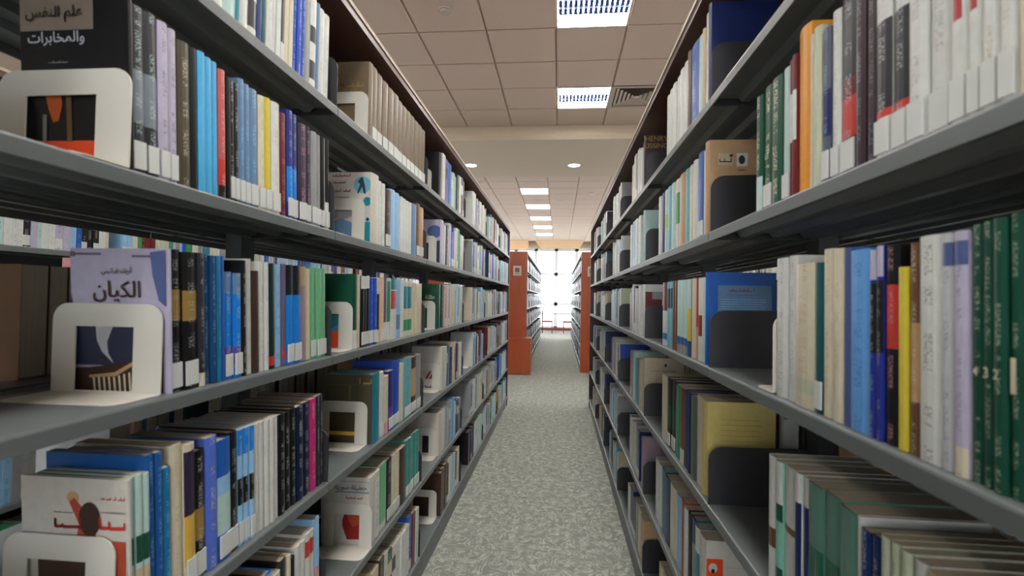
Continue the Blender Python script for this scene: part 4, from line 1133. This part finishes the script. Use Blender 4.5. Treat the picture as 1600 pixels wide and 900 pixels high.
# ---- white bookends: bent sheet with a square window, foot towards the viewer
def bookend(side, lev, y, x, w):
    s = -1 if side == 'L' else 1
    hgt = .140; t = .0022; r = .026
    k = w / .168
    a, b = .043 * k, w - .036 * k     # window
    z0, z1 = .004, .104
    mb = MB()
    def arc(cx, cz, a0, a1): return [(cx + r * math.cos(a0 + (a1 - a0) * i / 6), cz + r * math.sin(a0 + (a1 - a0) * i / 6)) for i in range(7)]
    # outline cut in strips around the window so that the hole is open
    mb.prism([(0, 0), (a, 0), (a, hgt), (r, hgt)] + arc(r, hgt - r, math.pi / 2, math.pi)[1:], 'y', -t, 0)
    mb.prism([(b, 0), (w, 0)] + arc(w - r, hgt - r, 0, math.pi / 2) + [(b, hgt)], 'y', -t, 0)
    mb.prism([(a, z1), (b, z1), (b, hgt), (a, hgt)], 'y', -t, 0)
    mb.prism([(a, 0), (b, 0), (b, z0), (a, z0)], 'y', -t, 0)
    mb.v = [(s * p[0], p[1], p[2]) for p in mb.v]
    o = mb.build('bookend', M_BOOKEND, None)
    o.location = (x, y, LEVELS[lev] + .0006)
    # foot
    fb = MB(); q = .02; d = .085
    fb.prism([(0, 0), (w, 0), (w, -d + q), (w - q * .3, -d + q * .3), (w - q, -d), (q, -d), (q * .3, -d + q * .3), (0, -d + q)], 'z', 0, .0016)
    fb.v = [(s * p[0], p[1], p[2]) for p in fb.v]
    fb.build('foot', M_BOOKEND, o)
    return o
for side, lev, y, xx, w in BOOKENDS:
    bay = 0 if y < 1.2 else 1 if y < 2.19 else 2 if y < 3.1 else 3
    o = bookend(side, lev, y, xx, w)
    tag(o, f"white metal bookend with square window, left stack's {SHELFWORD[lev]}, {['nearest', 'second', 'third', 'fourth'][bay]} bay", 'bookend', 'white bookends on the left stack')
o = bookend('R', 3, .930, XR, .165); o.rotation_euler.z = math.pi; o.location = (XR + .012 + .165, .9155, LEVELS[3] + .0006)
tag(o, "white metal bookend behind the last white book, right stack's third shelf down", 'bookend')

# ================================================================== FAR END OF THE ROOM
# low wooden box before the far left bookcase
lb = empty('wooden_box', (-.80, 8.47, 0)); tag(lb, 'low orange wooden box standing before the far left bookcase', 'box')
box_obj('side_panel', (-.34, -.21, 0), (-.315, .21, .575), M_WOOD, lb)
box_obj('side_panel', (.317, -.21, 0), (.342, .21, .575), M_WOOD, lb)
box_obj('front_panel', (-.315, -.205, .01), (.317, -.185, .575), M_WOOD, lb)
box_obj('back_panel', (-.315, .185, .01), (.317, .205, .575), M_WOOD, lb)
box_obj('top', (-.345, -.215, .575), (.345, .215, .60), M_WOOD, lb)
# sign cards on the far end panels
far_cases = [o for o in COL.objects if o.get('label', '').startswith('distant bookcase')]
def sign(parent, x):
    h = box_obj('sign_holder', (-.07, -.012, -.085), (.07, 0, .085), M_CARD, parent)
    h.location = (x - parent.location.x, FAR_Y - .036, 1.745)
    pr = MB()
    pr.box((-.04, -.0135, -.03), (.04, -.0122, .05)); pr.box((-.05, -.0135, -.06), (.05, -.0122, -.05))
    pr.build('card_print', M_CARD_PRINT, h)
sign(far_cases[0], -.735); sign(far_cases[1], .555)

def chair(x, y, rz, label):
    root = empty('reading_chair', (x, y, 0)); root.rotation_euler.z = rz
    tag(root, label, 'chair')
    MB().prism([(-.21, -.20), (.21, -.20), (.225, .2), (-.225, .2)], 'z', .40, .455).build('seat', M_SEAT, root)
    MB().prism([(-.2, -.2), (.2, -.2), (.2, -.17), (-.2, -.17)], 'z', .54, .82).build('backrest', M_SEAT, root)
    for sx in (-.19, .19):
        for sy in (-.18, .18):
            MB().box((sx - .014, sy - .014, 0), (sx + .014, sy + .014, .40 if sy > 0 else .80)).build('leg', M_POST, root)
chair(-.42, 18.6, -math.pi / 2, 'red-brown reading chair left of the table before the window')
chair(.36, 18.6, math.pi / 2, 'red-brown reading chair right of the table before the window')
tb = empty('reading_table', (-.05, 19.2, 0)); tag(tb, 'grey reading table before the bright far window', 'table')
box_obj('tabletop', (-.95, -.32, .69), (.95, .32, .72), M_TABLE, tb)
for sx in (-.88, .88):
    for sy in (-.27, .27):
        box_obj('leg', (sx - .02, sy - .02, 0), (sx + .02, sy + .02, .69), M_POST, tb)
